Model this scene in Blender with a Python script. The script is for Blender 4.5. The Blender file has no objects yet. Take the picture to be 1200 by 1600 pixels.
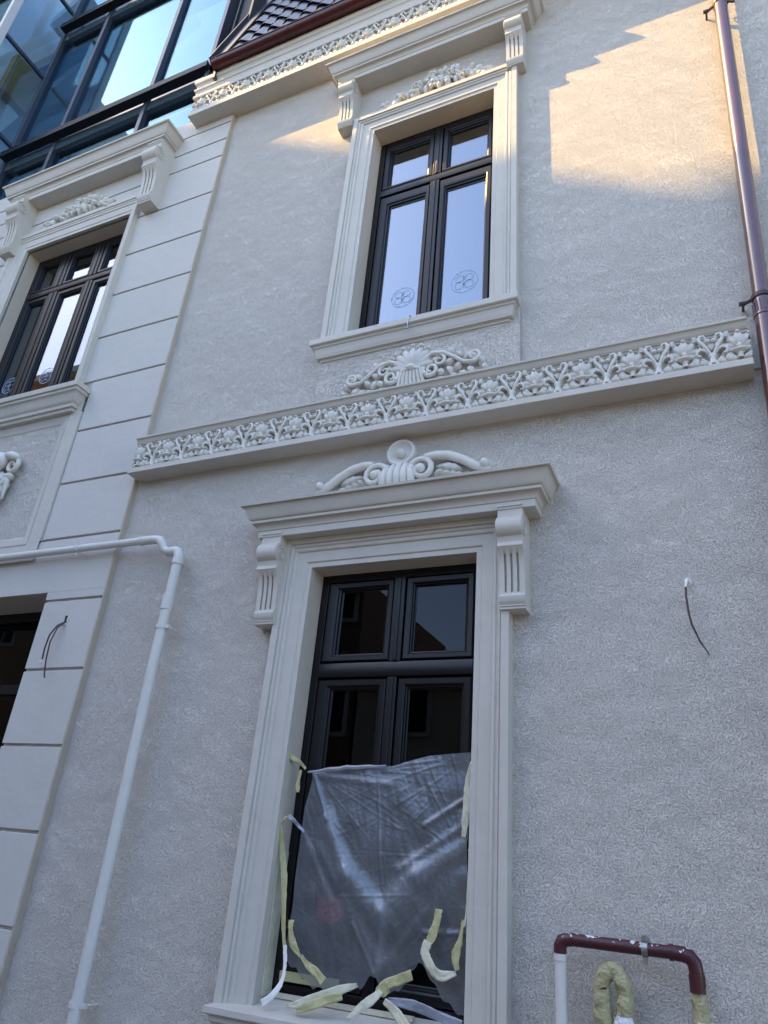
import bpy, math, random
from mathutils import Vector, Matrix, noise
random.seed(7)
R = math.radians
sc = bpy.context.scene
col = sc.collection

# ------------------------------------------------------------------ camera
PITCH, YAW, ROLL = 0.4599719, -0.4593343, 0.0920539
CAM = Vector((1.8520685, -3.9043206, 1.3656687))
fwd = Vector((math.sin(YAW)*math.cos(PITCH), math.cos(YAW)*math.cos(PITCH), math.sin(PITCH)))
r0 = Vector((math.cos(YAW), -math.sin(YAW), 0)); u0 = r0.cross(fwd)
rt = r0*math.cos(ROLL)+u0*math.sin(ROLL); up = u0*math.cos(ROLL)-r0*math.sin(ROLL)
cd = bpy.data.cameras.new('camera'); cam = bpy.data.objects.new('camera', cd); col.objects.link(cam)
M4 = Matrix((( rt.x, up.x, -fwd.x, CAM.x), (rt.y, up.y, -fwd.y, CAM.y), (rt.z, up.z, -fwd.z, CAM.z), (0,0,0,1)))
cam.matrix_world = M4
cd.sensor_fit = 'HORIZONTAL'; cd.sensor_width = 36; cd.lens = 36*1125.833/1200
cd.clip_start = 0.05; cd.clip_end = 3000
sc.camera = cam

# ------------------------------------------------------------------ sky and sun
SUN = Vector((-2.87, -1.0, 3.26)).normalized()          # towards the sun
elev = math.asin(SUN.z); azi = math.atan2(SUN.x, SUN.y)
w = bpy.data.worlds.new('World'); sc.world = w; w.use_nodes = True
nt = w.node_tree; nt.nodes.clear()
sky = nt.nodes.new('ShaderNodeTexSky'); sky.sky_type = 'NISHITA'; sky.sun_disc = False
sky.sun_elevation = elev; sky.sun_rotation = azi
sky.air_density = 1.0; sky.dust_density = 1.2; sky.ozone_density = 1.0; sky.altitude = 80
bg = nt.nodes.new('ShaderNodeBackground'); bg.inputs['Strength'].default_value = 0.10
wo = nt.nodes.new('ShaderNodeOutputWorld')
nt.links.new(sky.outputs[0], bg.inputs[0]); nt.links.new(bg.outputs[0], wo.inputs[0])
sl = bpy.data.lights.new('sun', 'SUN'); sl.energy = 2.7; sl.angle = R(0.22); sl.color = (1.0, 0.64, 0.20)
so = bpy.data.objects.new('sun', sl); col.objects.link(so)
so.rotation_euler = SUN.to_track_quat('Z', 'Y').to_euler(); so.location = (0, -20, 40)
sc.view_settings.view_transform = 'Standard'; sc.view_settings.look = 'None'
sc.view_settings.gamma = 1; sc.view_settings.use_curve_mapping = False
sc.view_settings.exposure = 2.46
sc.cycles.max_bounces = 10; sc.cycles.transparent_max_bounces = 12
sc.cycles.diffuse_bounces = 5

# ------------------------------------------------------------------ materials
def mat(name, color, rough=0.6, bump=None, metallic=0.0, spec=0.5, coat=0.0, var=0.0, vscale=3.0, var2=None):
    m = bpy.data.materials.new(name); m.use_nodes = True
    n = m.node_tree; b = n.nodes['Principled BSDF']
    b.inputs['Base Color'].default_value = (*color, 1); b.inputs['Roughness'].default_value = rough
    b.inputs['Metallic'].default_value = metallic; b.inputs['Specular IOR Level'].default_value = spec
    b.inputs['Coat Weight'].default_value = coat
    tc = n.nodes.new('ShaderNodeTexCoord')
    if var > 0:
        no = n.nodes.new('ShaderNodeTexNoise'); no.inputs['Scale'].default_value = vscale
        no.inputs['Detail'].default_value = 6; no.inputs['Roughness'].default_value = 0.6
        n.links.new(tc.outputs['Object'], no.inputs['Vector'])
        mr = n.nodes.new('ShaderNodeMapRange'); mr.inputs[1].default_value = 0.3; mr.inputs[2].default_value = 0.7
        mix = n.nodes.new('ShaderNodeMix'); mix.data_type = 'RGBA'
        c2 = var2 if var2 else tuple(max(0, c*(1-var)) for c in color)
        mix.inputs[6].default_value = (*color, 1); mix.inputs[7].default_value = (*c2, 1)
        n.links.new(no.outputs['Fac'], mr.inputs[0]); n.links.new(mr.outputs[0], mix.inputs[0])
        n.links.new(mix.outputs[2], b.inputs['Base Color'])
    if bump:
        sca, dist = bump
        nb = n.nodes.new('ShaderNodeTexNoise'); nb.inputs['Scale'].default_value = sca
        nb.inputs['Detail'].default_value = 4
        n.links.new(tc.outputs['Object'], nb.inputs['Vector'])
        bp_ = n.nodes.new('ShaderNodeBump'); bp_.inputs['Distance'].default_value = dist; bp_.inputs['Strength'].default_value = 1
        n.links.new(nb.outputs['Fac'], bp_.inputs['Height']); n.links.new(bp_.outputs[0], b.inputs['Normal'])
    return m

def stucco(name, color, dist=0.006, scale=1.0):
    """scratch render: short worm-like grooves dragged out of a fine grain"""
    m = bpy.data.materials.new(name); m.use_nodes = True
    n = m.node_tree; L = n.links; b = n.nodes['Principled BSDF']
    b.inputs['Roughness'].default_value = 0.92; b.inputs['Specular IOR Level'].default_value = 0.2
    tc = n.nodes.new('ShaderNodeTexCoord')
    big = n.nodes.new('ShaderNodeTexNoise'); big.inputs['Scale'].default_value = 1.3; big.inputs['Detail'].default_value = 5
    L.new(tc.outputs['Object'], big.inputs['Vector'])
    mr = n.nodes.new('ShaderNodeMapRange'); mr.inputs[1].default_value = 0.3; mr.inputs[2].default_value = 0.7
    L.new(big.outputs['Fac'], mr.inputs[0])
    mix = n.nodes.new('ShaderNodeMix'); mix.data_type = 'RGBA'
    mix.inputs[6].default_value = (*color, 1); mix.inputs[7].default_value = (*[c*0.94 for c in color], 1)
    L.new(mr.outputs[0], mix.inputs[0]); L.new(mix.outputs[2], b.inputs['Base Color'])
    # flow direction field: distort coordinates, then stretched noise ridges
    fl = n.nodes.new('ShaderNodeTexNoise'); fl.inputs['Scale'].default_value = 5.0*scale; fl.inputs['Detail'].default_value = 2
    L.new(tc.outputs['Object'], fl.inputs['Vector'])
    sub = n.nodes.new('ShaderNodeVectorMath'); sub.operation = 'MULTIPLY_ADD'
    sub.inputs[1].default_value = (0.16, 0.16, 0.16)
    L.new(fl.outputs['Color'], sub.inputs[0]); L.new(tc.outputs['Object'], sub.inputs[2])
    mp = n.nodes.new('ShaderNodeMapping'); mp.inputs['Rotation'].default_value = (0, R(-28), 0)
    mp.inputs['Scale'].default_value = (0.50, 1, 1.35)
    L.new(sub.outputs[0], mp.inputs['Vector'])
    n1 = n.nodes.new('ShaderNodeTexNoise'); n1.inputs['Scale'].default_value = 165*scale; n1.inputs['Detail'].default_value = 2.5
    n1.inputs['Roughness'].default_value = 0.5; n1.inputs['Distortion'].default_value = 0.9
    L.new(mp.outputs[0], n1.inputs['Vector'])
    # groove = 1-|n-.5| sharpened
    s1 = n.nodes.new('ShaderNodeMath'); s1.operation = 'SUBTRACT'; s1.inputs[1].default_value = 0.47; L.new(n1.outputs['Fac'], s1.inputs[0])
    a1 = n.nodes.new('ShaderNodeMath'); a1.operation = 'ABSOLUTE'; L.new(s1.outputs[0], a1.inputs[0])
    g = n.nodes.new('ShaderNodeMapRange'); g.inputs[1].default_value = 0.0; g.inputs[2].default_value = 0.055
    L.new(a1.outputs[0], g.inputs[0])
    # mask so that grooves come in broken strokes
    n2 = n.nodes.new('ShaderNodeTexNoise'); n2.inputs['Scale'].default_value = 125*scale; n2.inputs['Detail'].default_value = 2
    L.new(tc.outputs['Object'], n2.inputs['Vector'])
    mk = n.nodes.new('ShaderNodeMapRange'); mk.inputs[1].default_value = 0.42; mk.inputs[2].default_value = 0.56
    L.new(n2.outputs['Fac'], mk.inputs[0])
    mx = n.nodes.new('ShaderNodeMath'); mx.operation = 'MAXIMUM'; L.new(g.outputs[0], mx.inputs[0]); L.new(mk.outputs[0], mx.inputs[1])
    n3 = n.nodes.new('ShaderNodeTexNoise'); n3.inputs['Scale'].default_value = 210*scale; n3.inputs['Detail'].default_value = 1
    L.new(tc.outputs['Object'], n3.inputs['Vector'])
    ad = n.nodes.new('ShaderNodeMath'); ad.operation = 'MULTIPLY_ADD'; ad.inputs[1].default_value = 0.5
    L.new(n3.outputs['Fac'], ad.inputs[0]); L.new(mx.outputs[0], ad.inputs[2])
    ad2 = n.nodes.new('ShaderNodeMath'); ad2.operation = 'MULTIPLY_ADD'; ad2.inputs[1].default_value = 0.9
    L.new(n1.outputs['Fac'], ad2.inputs[0]); L.new(ad.outputs[0], ad2.inputs[2])
    bp_ = n.nodes.new('ShaderNodeBump'); bp_.inputs['Distance'].default_value = dist; bp_.inputs['Strength'].default_value = 1
    L.new(ad2.outputs[0], bp_.inputs['Height']); L.new(bp_.outputs[0], b.inputs['Normal'])
    return m

def glass(name, refl=0.5, tint=(0.6, 0.68, 0.75), gcol=(0.95, 0.97, 1.0), wav=0.0):
    m = bpy.data.materials.new(name); m.use_nodes = True
    n = m.node_tree; n.nodes.clear(); L = n.links
    o = n.nodes.new('ShaderNodeOutputMaterial'); mx = n.nodes.new('ShaderNodeMixShader')
    t = n.nodes.new('ShaderNodeBsdfTransparent'); t.inputs[0].default_value = (*tint, 1)
    g = n.nodes.new('ShaderNodeBsdfGlossy'); g.inputs['Roughness'].default_value = 0.0; g.inputs['Color'].default_value = (*gcol, 1)
    f = n.nodes.new('ShaderNodeLayerWeight'); pw = n.nodes.new('ShaderNodeMath'); pw.operation = 'POWER'; pw.inputs[1].default_value = 4.0
    L.new(f.outputs['Facing'], pw.inputs[0])
    a = n.nodes.new('ShaderNodeMath'); a.operation = 'MULTIPLY_ADD'; a.inputs[1].default_value = 0.8; a.inputs[2].default_value = refl+0.03; a.use_clamp = True
    L.new(pw.outputs[0], a.inputs[0]); L.new(a.outputs[0], mx.inputs[0]); L.new(t.outputs[0], mx.inputs[1]); L.new(g.outputs[0], mx.inputs[2])
    L.new(mx.outputs[0], o.inputs[0])
    if wav > 0:
        tc = n.nodes.new('ShaderNodeTexCoord'); no = n.nodes.new('ShaderNodeTexNoise'); no.inputs['Scale'].default_value = 1.5
        b = n.nodes.new('ShaderNodeBump'); b.inputs['Distance'].default_value = wav
        L.new(tc.outputs['Object'], no.inputs['Vector']); L.new(no.outputs['Fac'], b.inputs['Height']); L.new(b.outputs[0], g.inputs['Normal'])
    return m

M = {}
WALL = (0.70, 0.66, 0.61)
M['stucco'] = stucco('scratch_render', WALL, 0.0052)
M['stucco_fine'] = stucco('fine_render', (0.66, 0.60, 0.52), 0.0012, 1.6)
M['trim'] = mat('painted_moulding', (0.585, 0.56, 0.51), 0.6, (11, 0.005), spec=0.3, var=0.10, vscale=3.2)
M['orn'] = mat('cast_ornament', (0.68, 0.665, 0.62), 0.5, (60, 0.0015), spec=0.4, var=0.10, vscale=9)
M['block'] = mat('smooth_render', (0.58, 0.56, 0.53), 0.75, (9, 0.006), spec=0.3, var=0.06, vscale=1.4)
M['beige'] = stucco('beige_return', (0.60, 0.53, 0.44), 0.002, 1.5)
M['frame'] = mat('dark_window_frame', (0.0042, 0.0042, 0.0070), 0.36, (90, 0.0006), spec=0.38, var=0.3, vscale=30)
M['glass'] = glass('window_glass', 0.36, gcol=(0.54, 0.59, 0.655))
M['glass_side'] = glass('window_glass_side', 0.26, gcol=(0.42, 0.46, 0.52))
M['glass_low'] = glass('window_glass_clear', 0.02, (0.25, 0.27, 0.30), (0.38, 0.40, 0.44))
M['cglass'] = glass('curtain_wall_glass', 0.25, (0.86, 0.95, 0.99), (0.20, 0.33, 0.43), 0.0)
M['alu'] = mat('dark_aluminium', (0.010, 0.013, 0.021), 0.5, spec=0.25, var=0.15, vscale=5)
M['spandrel'] = mat('enamelled_spandrel', (0.06, 0.095, 0.13), 0.15, spec=0.6)
M['alu_light'] = mat('grey_aluminium', (0.06, 0.072, 0.10), 0.4, metallic=0.4)
M['white_steel'] = mat('pale_painted_steel', (0.55, 0.57, 0.60), 0.45)
M['tile'] = mat('glazed_dark_tile', (0.014, 0.018, 0.034), 0.30, (25, 0.002), spec=0.6, coat=0.3, var=0.35, vscale=7)
M['gutter'] = mat('oxblood_gutter', (0.070, 0.013, 0.015), 0.34, (40, 0.001), spec=0.5, var=0.25, vscale=12)
M['pipe_brown'] = mat('brown_downpipe', (0.115, 0.038, 0.042), 0.25, spec=0.7, coat=0.8, var=0.25, vscale=6)
M['flash'] = mat('zinc_flashing', (0.05, 0.056, 0.075), 0.4, metallic=0.5, var=0.3, vscale=5)
M['pipe_white'] = mat('white_painted_pipe', (0.66, 0.655, 0.63), 0.42, (30, 0.001), spec=0.45, var=0.08, vscale=6)
M['galv'] = mat('galvanised_steel', (0.42, 0.43, 0.44), 0.3, metallic=0.9, var=0.3, vscale=60)
M['tape'] = mat('masking_tape', (0.50, 0.47, 0.24), 0.5, (45, 0.004), var=0.25, vscale=25, var2=(0.50, 0.48, 0.27))
M['tape_pale'] = mat('faded_tape', (0.68, 0.66, 0.52), 0.6, (90, 0.002), var=0.2, vscale=25, var2=(0.55, 0.54, 0.42))
M['tape_wrap'] = mat('wrapped_tape', (0.46, 0.42, 0.24), 0.5, (70, 0.010), var=0.4, vscale=30, var2=(0.36, 0.34, 0.20))
M['wire'] = mat('brown_wire', (0.06, 0.03, 0.035), 0.5)
M['white'] = mat('white_plastic', (0.78, 0.78, 0.76), 0.5)
M['dark'] = mat('dark_recess', (0.02, 0.02, 0.022), 0.9)
M['room'] = mat('room_plaster', (0.16, 0.155, 0.15), 0.9, var=0.2, vscale=2)
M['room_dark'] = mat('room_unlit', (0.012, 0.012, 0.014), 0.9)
M['curtain'] = mat('net_curtain', (0.55, 0.56, 0.58), 0.9)
M['asphalt'] = mat('asphalt', (0.11, 0.11, 0.11), 0.9, (60, 0.01), var=0.3, vscale=2)
M['paving'] = mat('paving', (0.18, 0.175, 0.165), 0.85, (30, 0.006), var=0.25, vscale=1.5)
M['ochre'] = mat('ochre_facade', (0.62, 0.52, 0.38), 0.85, (30, 0.004), var=0.12, vscale=1)
M['cream'] = mat('cream_facade', (0.66, 0.62, 0.55), 0.85, (30, 0.004), var=0.12, vscale=1)
M['terra'] = mat('terracotta_facade', (0.48, 0.30, 0.18), 0.85, (30, 0.004), var=0.15, vscale=1)
M['brick'] = mat('brown_facade', (0.24, 0.15, 0.10), 0.85, (30, 0.004), var=0.2, vscale=1)
M['rooft'] = mat('red_roof', (0.20, 0.08, 0.05), 0.8, var=0.3, vscale=3)
M['emblem'] = mat('etched_print', (0.34, 0.44, 0.66), 0.6)
M['lamp_wood'] = mat('pale_wood', (0.50, 0.36, 0.16), 0.6)

def red_speck(name):
    m = mat(name, (0.055, 0.010, 0.016), 0.35, (70, 0.002)); n = m.node_tree; L = n.links; b = n.nodes['Principled BSDF']
    tc = n.nodes.new('ShaderNodeTexCoord')
    no = n.nodes.new('ShaderNodeTexNoise'); no.inputs['Scale'].default_value = 42; no.inputs['Detail'].default_value = 5
    geo = n.nodes.new('ShaderNodeNewGeometry'); sp = n.nodes.new('ShaderNodeSeparateXYZ')
    L.new(tc.outputs['Object'], no.inputs['Vector']); L.new(geo.outputs['Normal'], sp.inputs[0])
    # lime splashes that fell on the upper side of the pipe
    ma = n.nodes.new('ShaderNodeMath'); ma.operation = 'MULTIPLY_ADD'; ma.inputs[1].default_value = 0.16
    L.new(sp.outputs['Z'], ma.inputs[0]); L.new(no.outputs['Fac'], ma.inputs[2])
    mr = n.nodes.new('ShaderNodeMapRange'); mr.inputs[1].default_value = 0.70; mr.inputs[2].default_value = 0.73
    L.new(ma.outputs[0], mr.inputs[0])
    mx = n.nodes.new('ShaderNodeMix'); mx.data_type = 'RGBA'
    mx.inputs[6].default_value = (0.060, 0.012, 0.018, 1); mx.inputs[7].default_value = (0.7, 0.68, 0.66, 1)
    L.new(mr.outputs[0], mx.inputs[0]); L.new(mx.outputs[2], b.inputs['Base Color'])
    return m
M['red_pipe'] = red_speck('maroon_pipe')

def film(name, alpha=0.52, milk=(0.55, 0.60, 0.68)):
    m = bpy.data.materials.new(name); m.use_nodes = True
    n = m.node_tree; n.nodes.clear(); L = n.links
    o = n.nodes.new('ShaderNodeOutputMaterial')
    t = n.nodes.new('ShaderNodeBsdfTransparent'); t.inputs[0].default_value = (0.80, 0.84, 0.90, 1)
    d = n.nodes.new('ShaderNodeBsdfDiffuse'); d.inputs[0].default_value = (*milk, 1)
    tl = n.nodes.new('ShaderNodeBsdfTranslucent'); tl.inputs[0].default_value = (*milk, 1)
    g = n.nodes.new('ShaderNodeBsdfGlossy'); g.inputs['Roughness'].default_value = 0.32; g.inputs[0].default_value = (0.75, 0.80, 0.88, 1)
    tc = n.nodes.new('ShaderNodeTexCoord')
    n1 = n.nodes.new('ShaderNodeTexNoise'); n1.inputs['Scale'].default_value = 26; n1.inputs['Detail'].default_value = 8; n1.inputs['Roughness'].default_value = 0.6; n1.inputs['Distortion'].default_value = 1.0
    b = n.nodes.new('ShaderNodeBump'); b.inputs['Distance'].default_value = 0.003; b.inputs['Strength'].default_value = 0.5
    L.new(tc.outputs['Object'], n1.inputs['Vector']); L.new(n1.outputs['Fac'], b.inputs['Height']); L.new(b.outputs[0], g.inputs['Normal'])
    m1 = n.nodes.new('ShaderNodeMixShader'); m1.inputs[0].default_value = 0.30; L.new(d.outputs[0], m1.inputs[1]); L.new(tl.outputs[0], m1.inputs[2])
    n2 = n.nodes.new('ShaderNodeTexNoise'); n2.inputs['Scale'].default_value = 5; n2.inputs['Detail'].default_value = 7; n2.inputs['Roughness'].default_value = 0.65
    L.new(tc.outputs['Object'], n2.inputs['Vector'])
    mr = n.nodes.new('ShaderNodeMapRange'); mr.inputs[1].default_value = 0.3; mr.inputs[2].default_value = 0.75
    mr.inputs[3].default_value = alpha*0.75; mr.inputs[4].default_value = alpha*1.25
    L.new(n2.outputs['Fac'], mr.inputs[0])
    at = n.nodes.new('ShaderNodeAttribute'); at.attribute_name = 'crumple'     # creased film is cloudier
    ma = n.nodes.new('ShaderNodeMath'); ma.operation = 'MULTIPLY_ADD'; ma.inputs[1].default_value = 0.42; ma.use_clamp = True
    L.new(at.outputs['Fac'], ma.inputs[0]); L.new(mr.outputs[0], ma.inputs[2])
    m2 = n.nodes.new('ShaderNodeMixShader'); L.new(ma.outputs[0], m2.inputs[0]); L.new(t.outputs[0], m2.inputs[1]); L.new(m1.outputs[0], m2.inputs[2])
    m3 = n.nodes.new('ShaderNodeMixShader'); m3.inputs[0].default_value = 0.10; L.new(m2.outputs[0], m3.inputs[1]); L.new(g.outputs[0], m3.inputs[2])
    L.new(m3.outputs[0], o.inputs[0])
    return m
M['film'] = film('protective_film', 0.35, (0.38, 0.42, 0.48))
M['film_thick'] = film('thick_film', 0.5, (0.5, 0.54, 0.62))
M['film_white'] = film('white_plastic_bag', 0.75, (0.8, 0.82, 0.86))

# ------------------------------------------------------------------ mesh helpers
class MB:
    def __init__(s): s.v = []; s.f = []; s.mi = []
    def quad(s, *p, m=0):
        i = len(s.v); s.v += [tuple(q) for q in p]; s.f.append(tuple(range(i, i+len(p)))); s.mi.append(m)
    def box(s, x0, x1, y0, y1, z0, z1, m=0):
        i = len(s.v)
        s.v += [(x, y, z) for z in (z0, z1) for y in (y0, y1) for x in (x0, x1)]
        for f in ((0,2,3,1), (4,5,7,6), (0,1,5,4), (2,6,7,3), (0,4,6,2), (1,3,7,5)):
            s.f.append(tuple(i+k for k in f)); s.mi.append(m)
    def grid(s, P, closed_u=False, closed_v=False, m=0):
        nu, nv = len(P), len(P[0]); i = len(s.v)
        for r in P: s.v += [tuple(q) for q in r]
        for a in range(nu if closed_u else nu-1):
            for b in range(nv if closed_v else nv-1):
                a2, b2 = (a+1) % nu, (b+1) % nv
                s.f.append((i+a*nv+b, i+a2*nv+b, i+a2*nv+b2, i+a*nv+b2)); s.mi.append(m)
    def tube(s, path, rad, seg=10, flat=1.0, caps=True, m=0, ref=None):
        path = [Vector(p) for p in path]; n = len(path)
        if not hasattr(rad, '__len__'): rad = [rad]*n
        rows = []; prev = None
        for k, p in enumerate(path):
            t = (path[min(k+1, n-1)]-path[max(k-1, 0)]).normalized()
            if ref is not None:
                a = t.cross(Vector(ref))
                if a.length < 1e-4: a = prev
                a = a.normalized()
            elif prev is None:
                a = t.cross(Vector((0, 0, 1)) if abs(t.z) < 0.9 else Vector((1, 0, 0))).normalized()
            else:
                a = (prev-t*prev.dot(t)).normalized()
            prev = a; b = t.cross(a).normalized()
            rows.append([p+a*rad[k]*math.cos(2*math.pi*j/seg)+b*rad[k]*flat*math.sin(2*math.pi*j/seg) for j in range(seg)])
        self_i = len(s.v); s.grid(rows, closed_v=True, m=m)
        if caps:
            s.f.append(tuple(self_i+j for j in range(seg))[::-1]); s.mi.append(m)
            s.f.append(tuple(self_i+(n-1)*seg+j for j in range(seg))); s.mi.append(m)
    def prism(s, prof, x0, x1, m=0):
        """closed polygon of (y, z) pushed along x"""
        i = len(s.v); n = len(prof)
        s.v += [(x0, y, z) for y, z in prof]+[(x1, y, z) for y, z in prof]
        for k in range(n):
            s.f.append((i+k, i+(k+1) % n, i+n+(k+1) % n, i+n+k)); s.mi.append(m)
        s.f.append(tuple(i+k for k in range(n))[::-1]); s.f.append(tuple(i+n+k for k in range(n))); s.mi += [m, m]
    def blob(s, x, z, h, rx, rz, rh, nu=8, nv=6, rot=0):
        rows = []
        for a in range(nv+1):
            th = math.pi*a/nv; row = []
            for b in range(nu):
                ph = 2*math.pi*b/nu
                dx = rx*math.sin(th)*math.cos(ph); dz = rz*math.sin(th)*math.sin(ph)
                row.append((x+dx*math.cos(rot)-dz*math.sin(rot), -(h+rh*math.cos(th)), z+dx*math.sin(rot)+dz*math.cos(rot)))
            rows.append(row)
        s.grid(rows, closed_v=True)
    def stroke(s, pts, rad, h=0.02, flat=1.0, seg=7):
        """tube lying on the wall: pts are (x, z) or (x, z, h)"""
        P = [(p[0], -(p[2] if len(p) > 2 else h), p[1]) for p in pts]
        s.tube(P, rad, seg, flat, ref=(0, 1, 0))
    def leaf(s, x, z, ang, L, W, h0=0.01, lift=0.03, bend=0.0, ridge=0.012, lobes=0, ns=9, nt=7):
        rows = []; cx, cz, a = x, z, ang; ns = max(ns, 9); W = W*1.15
        for i in range(ns):
            t = i/(ns-1)
            if i: a = ang+bend*t; cx += math.cos(a)*L/(ns-1); cz += math.sin(a)*L/(ns-1)
            wd = W*0.5*(0.30+0.70*math.sin(math.pi*min(1, t*0.78)))*math.sqrt(max(0.0, 1-t**5))+W*0.02
            if lobes: wd *= 1+0.16*math.cos(t*lobes*2*math.pi)
            hh = h0+lift*math.sin(math.pi*(0.10+0.72*t))
            row = []
            for j in range(nt):
                q = -1+2*j/(nt-1); aq = abs(q)
                hz = hh+ridge*(0.9*math.sin(math.pi*min(1, aq*1.15+0.12))-1.1)-W*0.30*aq**4
                row.append((cx-math.sin(a)*wd*q, -max(hz, 0.0), cz+math.cos(a)*wd*q))
            e = 0.94
            l_, r_ = row[0], row[-1]
            rows.append([(cx+(l_[0]-cx)*e, 0.0, cz+(l_[2]-cz)*e)]+row+[(cx+(r_[0]-cx)*e, 0.0, cz+(r_[2]-cz)*e)])
        s.grid(rows)
        s.quad(*[q for q in rows[-1]]); s.quad(*rows[0][::-1])
    def spiral(s, x, z, r0, r1, a0, turns, th, h=0.03, seg=7, n=18):
        P = []; rd = []
        for k in range(n+1):
            t = k/n; r = r0+(r1-r0)*t; a = a0+turns*2*math.pi*t
            P.append((x+r*math.cos(a), z+r*math.sin(a), h)); rd.append(th*(1-0.45*t))
        s.stroke(P, rd, seg=seg)
    def build(s, name, material, parent=None, loc=(0,0,0), bevel=0, sharp=35, kind=None, label=None):
        me = bpy.data.meshes.new(name); me.from_pydata(s.v, [], s.f)
        mats = material if isinstance(material, (list, tuple)) else [material]
        for k in mats: me.materials.append(k)
        for p, k in zip(me.polygons, s.mi): p.material_index = k; p.use_smooth = True
        import bmesh
        bm = bmesh.new(); bm.from_mesh(me); bmesh.ops.remove_doubles(bm, verts=bm.verts, dist=1e-5)
        bmesh.ops.recalc_face_normals(bm, faces=bm.faces); bm.to_mesh(me); bm.free()
        me.set_sharp_from_angle(angle=R(sharp)); me.update()
        o = bpy.data.objects.new(name, me); col.objects.link(o); o.location = loc
        if parent: o.parent = parent
        if bevel:
            bv = o.modifiers.new('bevel', 'BEVEL'); bv.width = bevel; bv.segments = 2; bv.limit_method = 'ANGLE'; bv.angle_limit = R(40)
        if kind: o['kind'] = kind
        if label: o['label'] = label
        return o

def inst(o, name=None, loc=(0,0,0), parent=None, scale=None, rot=None, label=None):
    c = o.copy(); col.objects.link(c); c.name = name or o.name.split('.')[0]; c.parent = parent or o.parent; c.location = loc
    if scale: c.scale = scale
    if rot: c.rotation_euler = rot
    if label: c['label'] = label
    return c

def thing(name, label, cat, loc=(0,0,0), group=None):
    o = bpy.data.objects.new(name, None); col.objects.link(o); o.location = loc; o['label'] = label; o['category'] = cat
    if group: o['group'] = group
    return o

def curve(p0, p1, kind, n=7):
    """profile piece: 'ogee', 'cove', 'ovolo' between two (d, z) points"""
    out = []
    for k in range(n+1):
        t = k/n
        if kind == 'ogee': a = t; b = t*t*(3-2*t)
        elif kind == 'cove': a = 1-math.cos(t*math.pi/2); b = math.sin(t*math.pi/2)
        else: a = math.sin(t*math.pi/2); b = 1-math.cos(t*math.pi/2)
        out.append((p0[0]+(p1[0]-p0[0])*a, p0[1]+(p1[1]-p0[1])*b))
    return out

def moulding(prof, xl, xr, y0=0.0, miter=True):
    """prof: (depth, z) list bottom to top; ends return to the wall"""
    b = MB(); rows = []
    for d, z in prof:
        e = d if miter else 0
        rows.append([(xl-e, y0, z), (xl-e, y0-d, z), (xr+e, y0-d, z), (xr+e, y0, z)])
    b.grid(rows); return b

def surround(prof, x0, x1, zb, zt, sl=1.0, sr=1.0, y0=0.0, st=1.0):
    """moulding round three sides of an opening; prof: (w outward, y)"""
    b = MB(); rows = []
    for w_, y in prof:
        rows.append([(x0-w_*sl, y0+y, zb), (x0-w_*sl, y0+y, zt+w_*st), (x1+w_*sr, y0+y, zt+w_*st), (x1+w_*sr, y0+y, zb)])
    b.grid(rows); return b

def frame4(b, prof, x0, x1, z0, z1):
    """closed picture frame, prof: (w outward from the inner rectangle, y)"""
    rows = []
    for w_, y in prof:
        rows.append([(x0-w_, y, z0-w_), (x1+w_, y, z0-w_), (x1+w_, y, z1+w_), (x0-w_, y, z1+w_)])
    b.grid(rows, closed_v=True)

def wall_holes(x0, x1, z0, z1, holes, y0, depth, m=0, mr=1):
    b = MB()
    xs = sorted(set([x0, x1]+[h[0] for h in holes]+[h[1] for h in holes]))
    zs = sorted(set([z0, z1]+[h[2] for h in holes]+[h[3] for h in holes]))
    for a in range(len(xs)-1):
        for c in range(len(zs)-1):
            cx, cz = (xs[a]+xs[a+1])/2, (zs[c]+zs[c+1])/2
            if any(h[0] < cx < h[1] and h[2] < cz < h[3] for h in holes): continue
            b.quad((xs[a], y0, zs[c]), (xs[a+1], y0, zs[c]), (xs[a+1], y0, zs[c+1]), (xs[a], y0, zs[c+1]), m=m)
    for hx0, hx1, hz0, hz1 in holes:
        b.quad((hx0, y0, hz0), (hx0, y0+depth, hz0), (hx0, y0+depth, hz1), (hx0, y0, hz1), m=mr)
        b.quad((hx1, y0, hz0), (hx1, y0, hz1), (hx1, y0+depth, hz1), (hx1, y0+depth, hz0), m=mr)
        b.quad((hx0, y0, hz1), (hx0, y0+depth, hz1), (hx1, y0+depth, hz1), (hx1, y0, hz1), m=mr)
        b.quad((hx0, y0, hz0), (hx1, y0, hz0), (hx1, y0+depth, hz0), (hx0, y0+depth, hz0), m=mr)
    return b

# ------------------------------------------------------------------ ground and street
g = MB(); g.quad((-600, -600, -0.25), (600, -600, -0.25), (600, 600, -0.25), (-600, 600, -0.25))
g.build('ground', M['paving'], kind='structure')
g = MB(); g.quad((-60, -13.2, -0.246), (40, -13.2, -0.246), (40, -1.6, -0.246), (-60, -1.6, -0.246))
g.build('street', M['asphalt'], kind='structure')
g = MB(); g.box(-60, 40, -1.6, -0.02, -0.25, -0.12); g.build('pavement', M['paving'], kind='structure', bevel=0.01)

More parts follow.
